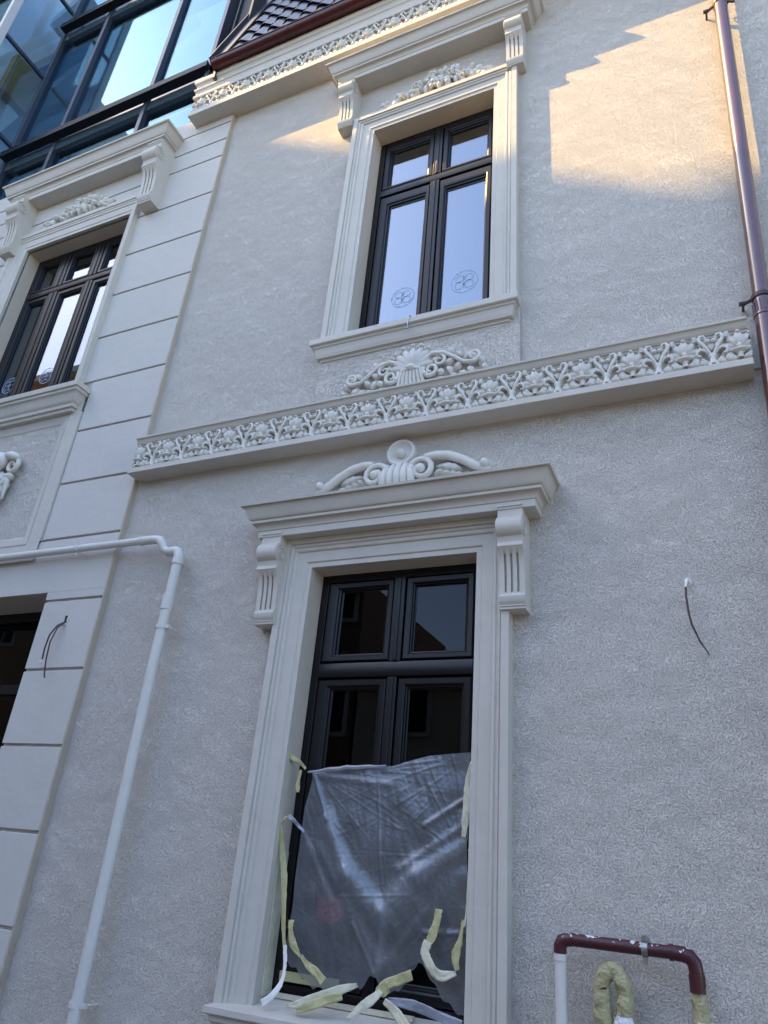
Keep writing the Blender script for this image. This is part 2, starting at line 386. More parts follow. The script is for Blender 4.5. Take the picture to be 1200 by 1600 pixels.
# ------------------------------------------------------------------ window builder
def make_window(parent, x0, x1, z0, z1, yf, mulls, transom, panes, gm, label, zsill=None, name='window'):
    """panes: (x0,x1,z0,z1) visible glass; mulls: list of (x0,x1,z0,z1) bars"""
    b = MB()
    fw = 0.055
    zs = zsill if zsill else z0
    b.box(x0+.002, x0+fw, yf, yf+0.09, zs, z1-.002); b.box(x1-fw, x1-.002, yf, yf+0.09, zs, z1-.002)
    b.box(x0+fw, x1-fw, yf, yf+0.09, z1-fw, z1-.002); b.box(x0+fw, x1-fw, yf, yf+0.09, zs, zs+fw)
    t0, t1 = transom
    b.prism([(yf-0.008, t0+0.004), (yf-0.012, t0+0.012), (yf-0.012, t1-0.018), (yf-0.004, t1-0.002), (yf+0.07, t1), (yf+0.07, t0)], x0+fw, x1-fw)
    b.box(x0+.01, x1-.01, yf+.052, yf+.088, t0-.03, t1+.03)
    for mx0, mx1, mz0, mz1 in mulls:
        b.box(mx0, mx1, yf-0.010, yf+0.07, mz0, mz1)
        mm = (mx0+mx1)/2
        b.box(mm-0.012, mm+0.012, yf-0.017, yf-0.0102, mz0+0.004, mz1-0.004)
    win = b.build(name, M['frame'], parent, bevel=0.003, label=label)
    for (gx0, gx1, gz0, gz1, ox0, ox1, oz0, oz1) in panes:
        s = MB(); rows = []
        for f, y in [(0, .05), (0, .034), (.10, .030), (.14, .014), (.24, .012), (.30, .002), (.42, -.003), (.86, -.005), (.93, -.001), (1, .004), (1, .05)]:
            rows.append([(gx0+(ox0-gx0)*f, yf+y, gz0+(oz0-gz0)*f), (gx1+(ox1-gx1)*f, yf+y, gz0+(oz0-gz0)*f), (gx1+(ox1-gx1)*f, yf+y, gz1+(oz1-gz1)*f), (gx0+(ox0-gx0)*f, yf+y, gz1+(oz1-gz1)*f)])
        s.grid(rows, closed_v=True)
        so_ = s.build('sash', M['frame'], win, sharp=20)
        p = MB(); p.box(gx0-0.01, gx1+0.01, yf+0.036, yf+0.042, gz0-0.01, gz1+0.01)
        p.build('glass_pane', gm, win)
    return win

def emblem(parent, cx, cz, y, s):
    """ring with two letters B back to back, printed on the glass"""
    b = MB()
    def ring(x, z, r, t=0.0035, a0=0, a1=2*math.pi, n=40, sx=1.0):
        rows = []
        for k in range(n+1):
            a = a0+(a1-a0)*k/n
            rows.append([(x+(r-t/2)*math.cos(a)*sx, y, z+(r-t/2)*math.sin(a)), (x+(r+t/2)*math.cos(a)*sx, y, z+(r+t/2)*math.sin(a))])
        b.grid(rows)
    ring(cx, cz, s, 0.0075)
    for sg in (-1, 1):
        b.quad((cx+sg*0.004*s/0.11, y, cz-0.62*s), (cx+sg*0.008, y, cz-0.62*s), (cx+sg*0.008, y, cz+0.62*s), (cx+sg*0.004*s/0.11, y, cz+0.62*s))
        ring(cx+sg*0.36*s, cz+0.31*s, 0.30*s, 0.0065)
        ring(cx+sg*0.38*s, cz-0.31*s, 0.33*s, 0.0065)
    return b.build('emblem', M['emblem'], parent)

def room(parent, x0, x1, z0, z1, y, d, m):
    b = MB()
    b.quad((x0, y+d, z0), (x1, y+d, z0), (x1, y+d, z1), (x0, y+d, z1))
    b.quad((x0, y, z0), (x0, y+d, z0), (x0, y+d, z1), (x0, y, z1)); b.quad((x1, y, z0), (x1, y, z1), (x1, y+d, z1), (x1, y+d, z0))
    b.quad((x0, y, z1), (x0, y+d, z1), (x1, y+d, z1), (x1, y, z1)); b.quad((x0, y, z0), (x1, y, z0), (x1, y+d, z0), (x0, y+d, z0))
    return b.build('room', m, parent)

# ------------------------------------------------------------------ shared shapes
SPROF = [(0, 0.0), (0, -0.045), (0.033, -0.045)]+[(0.036, -0.052), (0.040, -0.055), (0.108, -0.060), (0.112, -0.070), (0.118, -0.074), (0.130, -0.072), (0.134, -0.066), (0.140, -0.066), (0.146, -0.076), (0.158, -0.080), (0.164, -0.074), (0.168, -0.090), (0.213, -0.090), (0.213, 0.0)]

def hood_profile(z0, ks=1.0):
    P = [(0.0, 0), (0.168, 0), (0.170, 0.002), (0.172, 0.046), (0.168, 0.0475)]
    P += curve((0.176, 0.052), (0.204, 0.092), 'cove', 5)
    P += [(0.200, 0.0925), (0.216, 0.095), (0.218, 0.112), (0.211, 0.1135)]
    P += curve((0.220, 0.117), (0.272, 0.200), 'ogee', 9)
    P += [(0.266, 0.2015), (0.284, 0.206), (0.288, 0.222), (0.282, 0.226), (0.0, 0.245)]
    return [(d, z0+z*ks) for d, z in P]

def bracket_mesh():
    """scrolled console; local x 0..0.15, wall at y=0, z 0 (soffit) downward"""
    def arc(cy, cz, r, a0, a1, n): return [(cy+r*math.cos(a0+(a1-a0)*k/n), cz+r*math.sin(a0+(a1-a0)*k/n)) for k in range(n+1)]
    head = [(0.0, 0.027), (-0.186, 0.027), (-0.188, 0.012), (-0.181, 0.008), (-0.181, -0.002), (-0.174, -0.008), (-0.172, -0.045), (-0.176, -0.055)]
    head += arc(-0.148, -0.118, 0.069, R(112), R(245), 14)
    head += [(-0.172, -0.196), (-0.170, -0.215), (-0.176, -0.228), (-0.178, -0.240)]
    tail = [(-0.160, -0.262), (-0.142, -0.29), (-0.129, -0.34), (-0.122, -0.40), (-0.118, -0.46), (-0.116, -0.515), (-0.122, -0.522), (-0.128, -0.530), (-0.127, -0.548), (-0.120, -0.566), (-0.112, -0.578), (-0.112, -0.586), (-0.106, -0.588), (-0.106, -0.602), (-0.098, -0.606), (0, -0.606)]
    fullp = head+tail
    cut = head+[(-0.160, -0.262), (-0.142, -0.279), (-0.122, -0.282), (-0.106, -0.34), (-0.099, -0.40), (-0.096, -0.46), (-0.094, -0.502), (-0.114, -0.505)]+tail[5:]
    b = MB(); xs = [0, 0.031, 0.045, 0.068, 0.082, 0.105, 0.119, 0.150]
    for k in range(7):
        b.prism(fullp if k % 2 == 0 else cut, xs[k], xs[k+1])
    # spiral fillets on both cheeks
    for x, sg in ((0.0, -1), (0.150, 1)):
        P = []; rd = []
        for k in range(33):
            t = k/32; r = 0.060*(1-t)+0.008*t; a = R(100)+t*2*math.pi*2.1*(1)
            P.append((x+sg*0.002, -0.148+r*math.cos(a), -0.118+r*math.sin(a))); rd.append(0.0055)
        b.tube(P, rd, 6)
    return b

def palmette_mb():
    b = MB(); z0 = 0.108
    for a, L_, W_, bd, hh in ((90, .122, .060, 0, .030), (66, .122, .046, -.25, .022), (114, .122, .046, .25, .022), (44, .128, .042, -1.0, .014), (136, .128, .042, 1.0, .014), (24, .118, .040, -1.5, .008), (156, .118, .040, 1.5, .008)):
        b.leaf(0, z0, R(a), L_, W_, hh, 0.036, bd, 0.010, lobes=3 if a == 90 else 0, ns=10)
        ex = math.cos(R(a)+bd*.6)*L_*.93; ez = z0+math.sin(R(a)+bd*.6)*L_*.93
        b.blob(ex, ez, hh+.024, .013, .011, .014, 8, 5)
    b.blob(0, z0+0.008, 0.044, 0.015, 0.022, 0.020)
    b.blob(0, 0.088, 0.040, 0.050, 0.015, 0.030, 14, 8)
    rows = []
    for z, wv in ((0.030, .024), (0.045, .017), (0.060, .016), (0.072, .022), (0.080, .034)):
        rows.append([(wv*math.cos(R(a)), -(0.018+0.030*math.sin(R(a))), z) for a in range(180, -1, -20)])
    b.grid(rows)
    for sg in (-1, 1):
        b.spiral(sg*0.098, 0.150, 0.024, 0.008, R(90+sg*40), sg*-1.0, 0.011, 0.040, n=16)
        # garland of broad leaves along the foot
        b.leaf(sg*0.006, 0.036, R(90-sg*82), 0.075, 0.046, 0.016, 0.040, sg*-0.35, 0.010, ns=9)
        b.leaf(sg*0.060, 0.030, R(90-sg*74), 0.075, 0.048, 0.014, 0.040, sg*-0.55, 0.010, ns=9)
        b.leaf(sg*0.030, 0.020, R(90-sg*98), 0.10, 0.034, 0.010, 0.026, sg*0.15, 0.007, ns=9)
        b.blob(sg*0.062, 0.048, .034, .020, .013, .016); b.blob(sg*0.108, 0.040, .032, .016, .012, .014)
        b.leaf(sg*0.030, 0.062, R(90-sg*48), 0.060, 0.026, 0.010, 0.024, sg*-0.9, 0.006)
    return b

def heart_mb():
    b = MB()
    rows = []
    for z, wv in ((0.0, .040), (0.018, .036), (0.036, .024), (0.056, .017), (0.068, .020), (0.076, .028), (0.084, .024), (0.090, .001)):
        rows.append([(wv*math.cos(R(a)), -(0.018+0.036*math.sin(R(a))), z) for a in range(180, -1, -20)])
    b.grid(rows)
    for sg in (-1, 1):
        P = [(sg*0.006, 0.078, .040), (sg*0.020, 0.110, .048), (sg*0.040, 0.148, .052), (sg*0.060, 0.180, .054), (sg*0.066, 0.204, .054), (sg*0.054, 0.222, .052), (sg*0.036, 0.222, .050), (sg*0.026, 0.207, .046), (sg*0.034, 0.196, .042)]
        b.stroke(P, [.008, .0095, .0105, .0115, .011, .010, .009, .008, .007], seg=8)
        P = [(sg*0.016, 0.086, .036), (sg*0.032, 0.112, .044), (sg*0.056, 0.124, .048), (sg*0.078, 0.114, .048), (sg*0.084, 0.094, .046), (sg*0.074, 0.080, .042), (sg*0.060, 0.086, .040)]
        b.stroke(P, [.007, .0095, .0105, .0105, .010, .009, .007], seg=8)
        b.leaf(sg*0.070, 0.100, R(90-sg*165), 0.080, 0.042, 0.012, 0.034, sg*0.9, 0.009, lobes=2)
        b.leaf(sg*0.056, 0.060, R(90-sg*150), 0.055, 0.036, 0.010, 0.030, sg*0.9, 0.008)
        b.leaf(sg*0.070, 0.190, R(90-sg*14), 0.060, 0.030, 0.016, 0.036, sg*-0.5, 0.008)
        b.leaf(sg*0.052, 0.135, R(90-sg*60), 0.062, 0.026, 0.008, 0.024, sg*-1.2, 0.006)
        b.blob(sg*0.016, 0.186, .040, .017, .017, .018)
    for sg in (-1, 1):
        b.leaf(sg*0.085, 0.150, R(90-sg*20), 0.062, 0.034, 0.003, 0.022, sg*0.8, 0.007)
        b.leaf(sg*0.110, 0.030, R(90-sg*30), 0.070, 0.036, 0.003, 0.020, sg*-0.8, 0.007)
        b.leaf(sg*0.040, 0.020, R(90-sg*70), 0.060, 0.030, 0.006, 0.024, sg*-0.6, 0.006)
        b.blob(sg*0.045, 0.160, .018, .012, .012, .012); b.blob(sg*0.098, 0.215, .016, .014, .011, .012)
    b.leaf(0, 0.212, R(-90), 0.085, 0.058, 0.016, 0.022, 0, 0.006, ns=8)
    b.blob(0, 0.012, 0.056, .013, .010, .010)
    return b

# ------------------------------------------------------------------ the plastered town house
house = thing('town_house', 'cream rendered two-storey house with white mouldings, ornate friezes and a dark tiled roof', 'house', (0, 0, 0))
UO = (-0.530, 0.637, 5.090, 7.600)      # upper opening
LO = (-0.557, 0.596, 0.660, 3.143)      # lower opening
b = wall_holes(-2.42, 9.0, -0.25, 9.45, [UO, LO], 0.0, 0.30)
b.build('wall', [M['stucco'], M['stucco_fine']], house)
ap = MB(); ap.box(-0.752, 0.862, -0.035, -0.0005, 4.425, 5.03); ap.build('apron_panel', M['stucco'], house, bevel=0.003)

# surrounds
b = surround(SPROF, UO[0], UO[1], 5.10, UO[3]); b.build('window_surround', M['trim'], house, sharp=25)
b = surround(SPROF[:-3]+[(0.168, -0.085), (0.196, -0.085), (0.196, 0)], LO[0], LO[1], 0.672, LO[3])
prof_low = SPROF
b = MB(); rows = []
for w_, y in SPROF:
    rows.append([(LO[0]-w_, y, 0.672), (LO[0]-w_, y, min(LO[3]+w_, 3.344)), (LO[1]+w_, y, min(LO[3]+w_, 3.344)), (LO[1]+w_, y, 0.672)])
b.grid(rows); b.build('window_surround', M['trim'], house, sharp=25)

# hoods and brackets
brk = bracket_mesh()
def hood(z0, xl, xr, bx, parent, y0=0.0, ks=1.0, bs=(1, 1, 1), label=None):
    h = moulding(hood_profile(z0, ks), xl, xr, y0).build('window_hood', M['trim'], parent, sharp=28, label=label)
    out = []
    for x in bx:
        o = brk.build('bracket', M['trim'], h, loc=(x, y0, z0), sharp=30, bevel=0) if not out else inst(out[0], loc=(x, y0, z0), parent=h)
        o.scale = bs; out.append(o)
    return h
h_lo = hood(3.346, -0.775, 0.815, (-0.905, 0.760), house, label='white moulded hood over the lower window')
h_up = hood(8.332, -0.770, 0.800, (-0.905, 0.765), house, label='white moulded hood over the upper window')

# sills
P = [(0, 4.905), (0.045, 4.907), (0.050, 4.925), (0.072, 4.929)]+curve((0.075, 4.945), (0.092, 5.012), 'ogee', 7)+[(0.100, 5.015), (0.104, 5.030), (0.120, 5.034), (0.126, 5.040), (0.126, 5.086), (0.120, 5.094), (0.0, 5.1085)]
s_up = moulding(P, -0.690, 0.742).build('window_sill', M['trim'], house, sharp=28)
b = MB(); b.quad((UO[0]+.001, -0.002, 5.1075), (UO[1]-.001, -0.002, 5.1075), (UO[1]-.001, .14, 5.13), (UO[0]+.001, .14, 5.13)); b.build('sill_slope', M['trim'], s_up)
P = [(0, 0.42), (0.05, 0.43), (0.055, 0.47)]+curve((0.06, 0.49), (0.105, 0.590), 'ogee', 7)+[(0.112, 0.596), (0.114, 0.622), (0.134, 0.626), (0.140, 0.632), (0.140, 0.660), (0.135, 0.664), (0.0, 0.690)]
s_lo = moulding(P, -0.655, 0.70).build('window_sill', M['trim'], house, sharp=28)
b = MB(); b.quad((LO[0]+.001, -0.002, 0.6895), (LO[1]-.001, -0.002, 0.6895), (LO[1]-.001, .14, 0.735), (LO[0]+.001, .14, 0.735)); b.build('sill_slope', M['trim'], s_lo)
# metal hook hanging over the upper sill
b = MB(); b.tube([(0.046, -0.100, 5.094), (0.046, -0.108, 5.103), (0.046, -0.122, 5.104), (0.044, -0.131, 5.092), (0.040, -0.132, 5.05), (0.037, -0.131, 5.01)], 0.004, 6)
b.tube([(0.037, -0.131, 5.01), (0.036, -0.131, 4.985), (0.036, -0.131, 4.972)], [0.004, 0.009, 0.007], 6)
hk = b.build('wire_hook', M['galv']); hk['label'] = 'small bent metal hook hanging over the upper window sill'; hk['category'] = 'hook'

# windows
w_up = make_window(house, UO[0], UO[1], UO[2], UO[3], 0.125, [(0.035, 0.112, 6.935, 7.545), (0.022, 0.105, 5.10, 6.850)], (6.850, 6.940),
    [(-0.392, -0.040, 6.990, 7.470, -.470, .030, 6.946, 7.540), (0.187, 0.522, 6.990, 7.470, .117, .577, 6.946, 7.540), (-0.366, -0.034, 5.235, 6.712, -.470, .017, 5.172, 6.842), (0.178, 0.516, 5.235, 6.712, .110, .577, 5.172, 6.842)], M['glass'], 'dark four-light window with round emblems printed on its lower panes', 5.115)
emblem(w_up, -0.170, 5.600, 0.1595, 0.100); emblem(w_up, 0.362, 5.607, 0.1595, 0.112)
room(house, -1.6, 1.7, 4.4, 7.9, 0.31, 2.5, M['room'])
w_lo = make_window(house, LO[0], LO[1], LO[2], LO[3], 0.120, [(-0.008, 0.070, 2.530, 3.088), (-0.008, 0.056, 0.74, 2.432)], (2.432, 2.532),
    [(-0.394, -0.075, 2.597, 3.022, -.497, -.013, 2.538, 3.083), (0.138, 0.470, 2.597, 3.022, .075, .536, 2.538, 3.083), (-0.396, -0.081, 0.86, 2.360, -.497, -.013, .78, 2.426), (0.133, 0.464, 0.86, 2.360, .061, .536, .78, 2.426)], M['glass_low'], 'dark four-light window half covered by plastic film', 0.72)
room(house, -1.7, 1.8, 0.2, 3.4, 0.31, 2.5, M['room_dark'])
# flat red disc put on the lower-left pane as a red blob, seen dim through the film
b = MB(); rows = []
for k in range(33):
    a = 2*math.pi*k/32; rows.append([(-0.262, 0.150, 1.150), (-0.262+0.085*math.cos(a), 0.150, 1.150+0.070*math.sin(a))])
b.grid(rows); b.build('red_disc', mat('red_disc_mat', (0.26, 0.012, 0.03), 0.6), w_lo)

# middle frieze
FP = [(0, 4.092), (0.158, 4.092), (0.160, 4.094), (0.160, 4.134), (0.157, 4.137), (0.112, 4.139), (0.108, 4.141), (0.104, 4.150), (0.100, 4.360), (0.112, 4.366), (0.114, 4.378), (0.126, 4.380)]
FP += curve((0.128, 4.384), (0.152, 4.420), 'ogee', 6)+[(0.160, 4.422), (0.162, 4.436), (0.158, 4.440), (0.0, 4.452)]
fr = moulding(FP, -2.372, 2.234, miter=False).build('frieze_band', M['trim'], house, sharp=28, label='white frieze band between the two windows')
b = MB(); b.box(2.236, 2.9, -0.018, -0.001, 4.16, 4.33); b.build('joint_plate', M['trim'], fr)
PM = palmette_mb().build('palmette', M['orn'], fr, sharp=85)
cut = palmette_mb(); cut.v = [(min(v[0], 0.060), v[1], v[2]) for v in cut.v]
cut2 = palmette_mb(); cut2.v = [(max(v[0], -0.030), v[1], v[2]) for v in cut2.v]
ce2 = cut2.build('palmette', M['orn'], fr, loc=(-2.312, -0.1005, 4.140), sharp=85, label='palmette cut off at the left end of the frieze'); ce2.scale = (1.0, 0.95, 0.93)
ce = cut.build('palmette', M['orn'], fr, loc=(2.178, -0.1005, 4.140), sharp=85, label='palmette cut off by the end of the frieze'); ce.scale = (1.0, 0.95, 0.93); HM = heart_mb().build('heart_scroll', M['orn'], fr, sharp=85)
ZF = 4.140; YF = -0.1005
first = True
for k in range(16):
    x = 2.182-0.2995*k
    if x > -2.26:
        if first: PM.location = (x-0.2995, YF, ZF); PM.scale = (1.0, 0.95, 0.93)
        elif k > 1: inst(PM, loc=(x, YF, ZF), parent=fr)
    x2 = x-0.1497
    if x2 > -2.30:
        if first: HM.location = (x2, YF, ZF); HM.scale = (1.0, 0.95, 0.97)
        else:
            q_ = inst(HM, loc=(x2+random.uniform(-.003, .003), YF+random.uniform(0, .004), ZF), parent=fr); q_.rotation_euler = (0, random.uniform(-.02, .02), 0)
    first = False

# main cornice
CP = [(0, 8.799), (0.206, 8.799), (0.208, 8.802), (0.208, 8.868), (0.204, 8.872), (0.150, 8.876), (0.148, 8.885), (0.146, 9.096), (0.160, 9.100), (0.206, 9.102), (0.210, 9.112), (0.212, 9.150)]
CP += curve((0.196, 9.160), (0.210, 9.235), 'cove', 6)+[(0.216, 9.240), (0.220, 9.262), (0.205, 9.268)]+curve((0.200, 9.276), (0.212, 9.340), 'cove', 5)
CP += curve((0.216, 9.345), (0.232, 9.392), 'ovolo', 5)+[(0.233, 9.410), (0.228, 9.424), (0.0, 9.44)]
cx1 = 1.02
rows = []; b = MB()
for d, z in CP: rows.append([(-2.70-d, 0, z), (-2.70-d, -d, z), (cx1, -d, z)])
b.grid(rows); cor = b.build('cornice', M['trim'], house, sharp=28, label='main cornice with floral band under the gutter')
cor2 = moulding([(d+(0.095 if d > 0 else 0), z) for d, z in CP], cx1+0.05, 9.0).build('cornice', M['trim'], house, sharp=28, label='stepped-out stretch of the main cornice to the right')
P2 = inst(PM, loc=(0, 0, 0), parent=cor); H2 = inst(HM, loc=(0, 0, 0), parent=cor)
for k in range(13):
    x = -2.78+0.2995*k
    if x > 0.95: break
    a = P2 if k == 0 else inst(P2, parent=cor); a.location = (x, -0.146, 8.874); a.scale = (1.0, 1.05, 0.92)
    h = H2 if k == 0 else inst(H2, parent=cor); h.location = (x+0.15, -0.146, 8.874); h.scale = (1.0, 1.05, 0.94)

# gutter
b = MB(); rows = []
for x in (-2.63, 9.0):
    rows.append([(x, -0.285-0.070*math.cos(R(a)), 9.470-0.070*math.sin(R(a))) for a in range(0, 181, 15)]+[(x, -0.285+0.066*math.cos(R(a)), 9.470-0.066*math.sin(R(a))) for a in range(0, 181, 15)])
b.grid(rows, closed_v=True)
gut = b.build('gutter', M['gutter'], house, sharp=40)
b = MB()
for x in (-2.64,):
    b.v += [(x, -0.285-0.070*math.cos(R(a)), 9.470-0.070*math.sin(R(a))) for a in range(0, 181, 15)]; b.f.append(tuple(range(13))); b.mi.append(0)
b.tube([(-2.64, -0.357, 9.474), (9, -0.357, 9.474)], 0.008, 8)
for x in (-2.56, -1.62, -0.7, 0.3):
    rows = [[(xx, -0.285-0.074*math.cos(R(a)), 9.470-0.074*math.sin(R(a))) for a in range(-5, 181, 15)] for xx in (x-0.014, x+0.014)]
    b.grid(rows)
b.build('gutter_joint', M['gutter'], gut)

# steep roof of dark glazed tiles
SL = Vector((0, 0.51, 2.03)).normalized(); SN = Vector((0, -SL.z, SL.y))
roof0 = Vector((0, -0.262, 9.52))
b = MB()
p0 = roof0-SN*0.02
b.quad((-2.62, p0.y, p0.z), (9, p0.y, p0.z), (9, p0.y+SL.y*3.2, p0.z+SL.z*3.2), (-2.62, p0.y+SL.y*3.2, p0.z+SL.z*3.2))
b.quad((-2.62, p0.y+SL.y*3.2, p0.z+SL.z*3.2), (9, p0.y+SL.y*3.2, p0.z+SL.z*3.2), (9, 6, 13.6), (-2.62, 6, 13.6))
roof = b.build('roof', M['tile'], house)
TW, TL = 0.215, 0.335
def tile_mb():
    b = MB(); top = []; bot = []
    for i in range(5):
        t = i/4; rt_ = []; rb = []
        for j in range(9):
            u = j/8; hgt = 0.030*math.sin(math.pi*min(1, u/0.62)) if u < 0.62 else -0.012*math.sin(math.pi*(u-0.62)/0.38)
            hgt *= (1.0-0.18*t); base = 0.018+0.022*(1-t)
            p = Vector((u*TW*1.04, 0, 0))+SL*(t*TL*1.12)+SN*(base+hgt); q = p-SN*0.012
            rt_.append(tuple(p)); rb.append(tuple(q))
        top.append(rt_+rb[::-1])
    b.grid(top, closed_v=True)
    b.quad(*[top[0][k] for k in range(len(top[0]))])
    return b
TM = tile_mb().build('roof_tile', M['tile'], roof, sharp=60)
first = True
for r_ in range(7):
    for c_ in range(11):
        x = -2.46+c_*TW
        if r_*0.33+c_*0.235 > 2.75: continue
        p = roof0+SL*(r_*TL)
        jit = (random.uniform(-.003, .003), random.uniform(-.003, .003))
        if first: TM.location = (x, p.y, p.z); first = False
        else: inst(TM, loc=(x+jit[0], p.y+jit[1], p.z), parent=roof)
b = MB()
a0, a1 = roof0-SL*0.05, roof0+SL*3.2
for (xa, xb, o1) in ((-2.66, -2.50, 0.055), (-2.66, -2.64, 0.10)):
    q = [Vector((xa, 0, 0))+a0+SN*o1, Vector((xb, 0, 0))+a0+SN*o1, Vector((xb, 0, 0))+a1+SN*o1, Vector((xa, 0, 0))+a1+SN*o1]
    q2 = [p-SN*0.05 for p in q]
    b.quad(*q); b.quad(*q2[::-1])
    for k in range(4): b.quad(q[k], q2[k], q2[(k+1) % 4], q[(k+1) % 4])
b.build('verge_flashing', M['flash'], roof)
b = MB(); b.box(-2.655, -2.62, -0.25, 0.6, 9.30, 9.5); b.box(-2.655, -2.62, 0.0, 5.9, 9.30, 11.6); b.build('gable_wall', M['flash'], house)

# ------------------------------------------------------------------ ornaments on the house
def scroll_crest(parent):
    """pediment of two long scroll arms, fluted cushion and round boss"""
    b = MB(); cx = 0.03
    rows = []                                           # dished medallion
    for rr_, hh in ((0.0, .030), (.03, .030), (.060, .034), (.078, .044), (.086, .056), (.096, .060), (.104, .052), (.108, .030), (.108, 0)):
        rows.append([(cx+rr_*math.cos(2*math.pi*k/28), -hh, 3.945+rr_*math.sin(2*math.pi*k/28)) for k in range(28)])
    b.grid(rows, closed_v=True)
    b.blob(cx, 3.940, .045, .034, .034, .034, 14, 10)
    for k in range(5):                                   # fluted cushion
        x = cx+(-2+k)*0.050; hgt = 0.100-0.010*abs(k-2)
        P = [(x*1.0+(k-2)*0.004*math.cos(t*3), 3.62+t*0.255*(1-0.03*abs(k-2)), 0.030+0.050*math.sin(math.pi*t)) for t in [i/8 for i in range(9)]]
        b.stroke(P, [.020, .024, .027, .028, .028, .027, .025, .021, .015], flat=1.0, seg=9)
    for sg in (-1, 1):
        vx = cx+sg*0.170; vz = 3.775
        # big volute
        P = []; rd = []
        for k in range(26):
            t = k/25; r = 0.022+0.078*(1-t); a = (R(205)-t*R(500)) if sg > 0 else (R(-25)+t*R(500))
            # starts outside-left for the right hand side
            P.append((vx+r*math.cos(a), vz+r*math.sin(a), 0.055+0.02*t)); rd.append(0.024-0.008*t)
        b.stroke(P, rd, seg=9, flat=1.1)
        b.blob(vx, vz, .080, .034, .034, .030, 12, 8)
        # long arm sweeping down to the end button
        A = [(0.02, 3.868), (0.10, 3.876), (0.19, 3.862), (0.28, 3.820), (0.36, 3.768), (0.43, 3.728), (0.47, 3.720)]
        P = [(vx+sg*x_, z_, 0.060-0.03*(i/6)) for i, (x_, z_) in enumerate(A)]
        b.stroke(P, [.026, .032, .034, .033, .031, .027, .020], flat=0.9, seg=9)
        b.blob(vx+sg*0.435, 3.762, .055, .033, .033, .035, 12, 8)
        b.leaf(vx+sg*0.08, 3.80, R(90-sg*96), 0.20, 0.050, 0.02, 0.05, sg*-0.2, 0.012, lobes=4, ns=12)
        for k in range(4):
            b.leaf(vx+sg*(0.075+0.045*k), 3.70+0.035*(1-k*.2), R(90-sg*(58+8*k)), 0.085, 0.034, 0.012, 0.055, sg*-0.5, 0.010)
        b.stroke([(vx+sg*0.11, 3.58, .02), (vx+sg*0.2, 3.66, .03), (vx+sg*0.33, 3.70, .02)], [.02, .018, .012])
    b.prism([(0, 3.58), (-0.05, 3.58), (-0.05, 3.63), (0, 3.66)], cx-0.60, cx+0.60)
    return b.build('scroll_crest', M['orn'], parent, sharp=85)
scroll_crest(house)

def shell_crest(parent, y0):
    b = MB(); cx, cz = 0.072, 4.635
    n = 9
    for k in range(n):
        a = R(8+164*k/(n-1)); L_ = 0.190+0.02*math.sin(a)
        b.leaf(cx, cz, a, L_, 0.062, 0.020, 0.045, 0, 0.012, ns=8)
        ex, ez = cx+math.cos(a)*L_*0.98, cz+math.sin(a)*L_*0.98
        b.blob(ex, ez, .045, .018, .018, .018)
        a2 = a+R(9)
        if k < n-1: b.blob(cx+math.cos(a2)*L_*0.93, cz+math.sin(a2)*L_*0.93, .036, .012, .012, .012, 6, 5)
    b.blob(cx, cz, .05, .045, .030, .035)
    for k in range(7):                                    # gathered base
        x = cx+(k-3)*0.022
        b.stroke([(x*1.0, 4.63, .05), (cx+(k-3)*0.028, 4.56, .045), (cx+(k-3)*0.036, 4.47, .02)], [.011, .014, .017])
    b.stroke([(cx-0.07, 4.615, .05), (cx, 4.628, .065), (cx+0.07, 4.615, .05)], [.010, .013, .010])
    for sg in (-1, 1):
        b.spiral(cx+sg*0.155, 4.585, 0.062, 0.014, R(90+sg*60), sg*1.4, 0.019, 0.045, n=26)
        b.spiral(cx+sg*0.215, 4.655, 0.050, 0.012, R(90), sg*-1.2, 0.016, 0.045, n=22)
        b.stroke([(cx+sg*0.09, 4.69, .04), (cx+sg*0.17, 4.72, .055), (cx+sg*0.25, 4.71, .05), (cx+sg*0.33, 4.66, .04), (cx+sg*0.40, 4.60, .04), (cx+sg*0.47, 4.585, .045), (cx+sg*0.52, 4.61, .05)], [.014, .018, .018, .017, .016, .015, .012])
        b.spiral(cx+sg*0.475, 4.635, 0.048, 0.012, R(90-sg*180+0), sg*1.25, 0.016, 0.045, n=22)
        b.blob(cx+sg*0.475, 4.635, .045, .020, .020, .02)
        b.blob(cx+sg*0.235, 4.545, .045, .026, .026, .025)
        b.blob(cx+sg*0.115, 4.555, .045, .020, .022, .025)
        for q, (dx, dz, an, L_) in enumerate([(0.20, 4.70, 50, .09), (0.27, 4.69, 40, .085), (0.33, 4.66, 62, .07), (0.38, 4.62, 20, .10), (0.26, 4.60, -30, .10), (0.31, 4.56, 10, .09), (0.36, 4.53, -15, .09), (0.20, 4.52, -60, .08), (0.42, 4.56, -30, .09), (0.50, 4.57, 25, .07), (0.52, 4.54, 0, .06), (0.30, 4.52, -50, .07), (0.14, 4.66, 30, .08), (0.24, 4.63, -10, .09)]):
            aa = R(an) if sg > 0 else math.pi-R(an)
            b.leaf(cx+sg*dx, dz, aa, L_, 0.042, 0.012, 0.045, sg*(0.9 if q % 2 else -0.9), 0.010, lobes=2)
        for q in range(5): b.blob(cx+sg*(0.14+0.075*q), 4.48+0.008*(q % 2), .03, .022, .018, .025)
    o = b.build('shell_crest', M['orn'], parent, loc=(0, y0, 0), sharp=85); return o
shell_crest(house, -0.036)

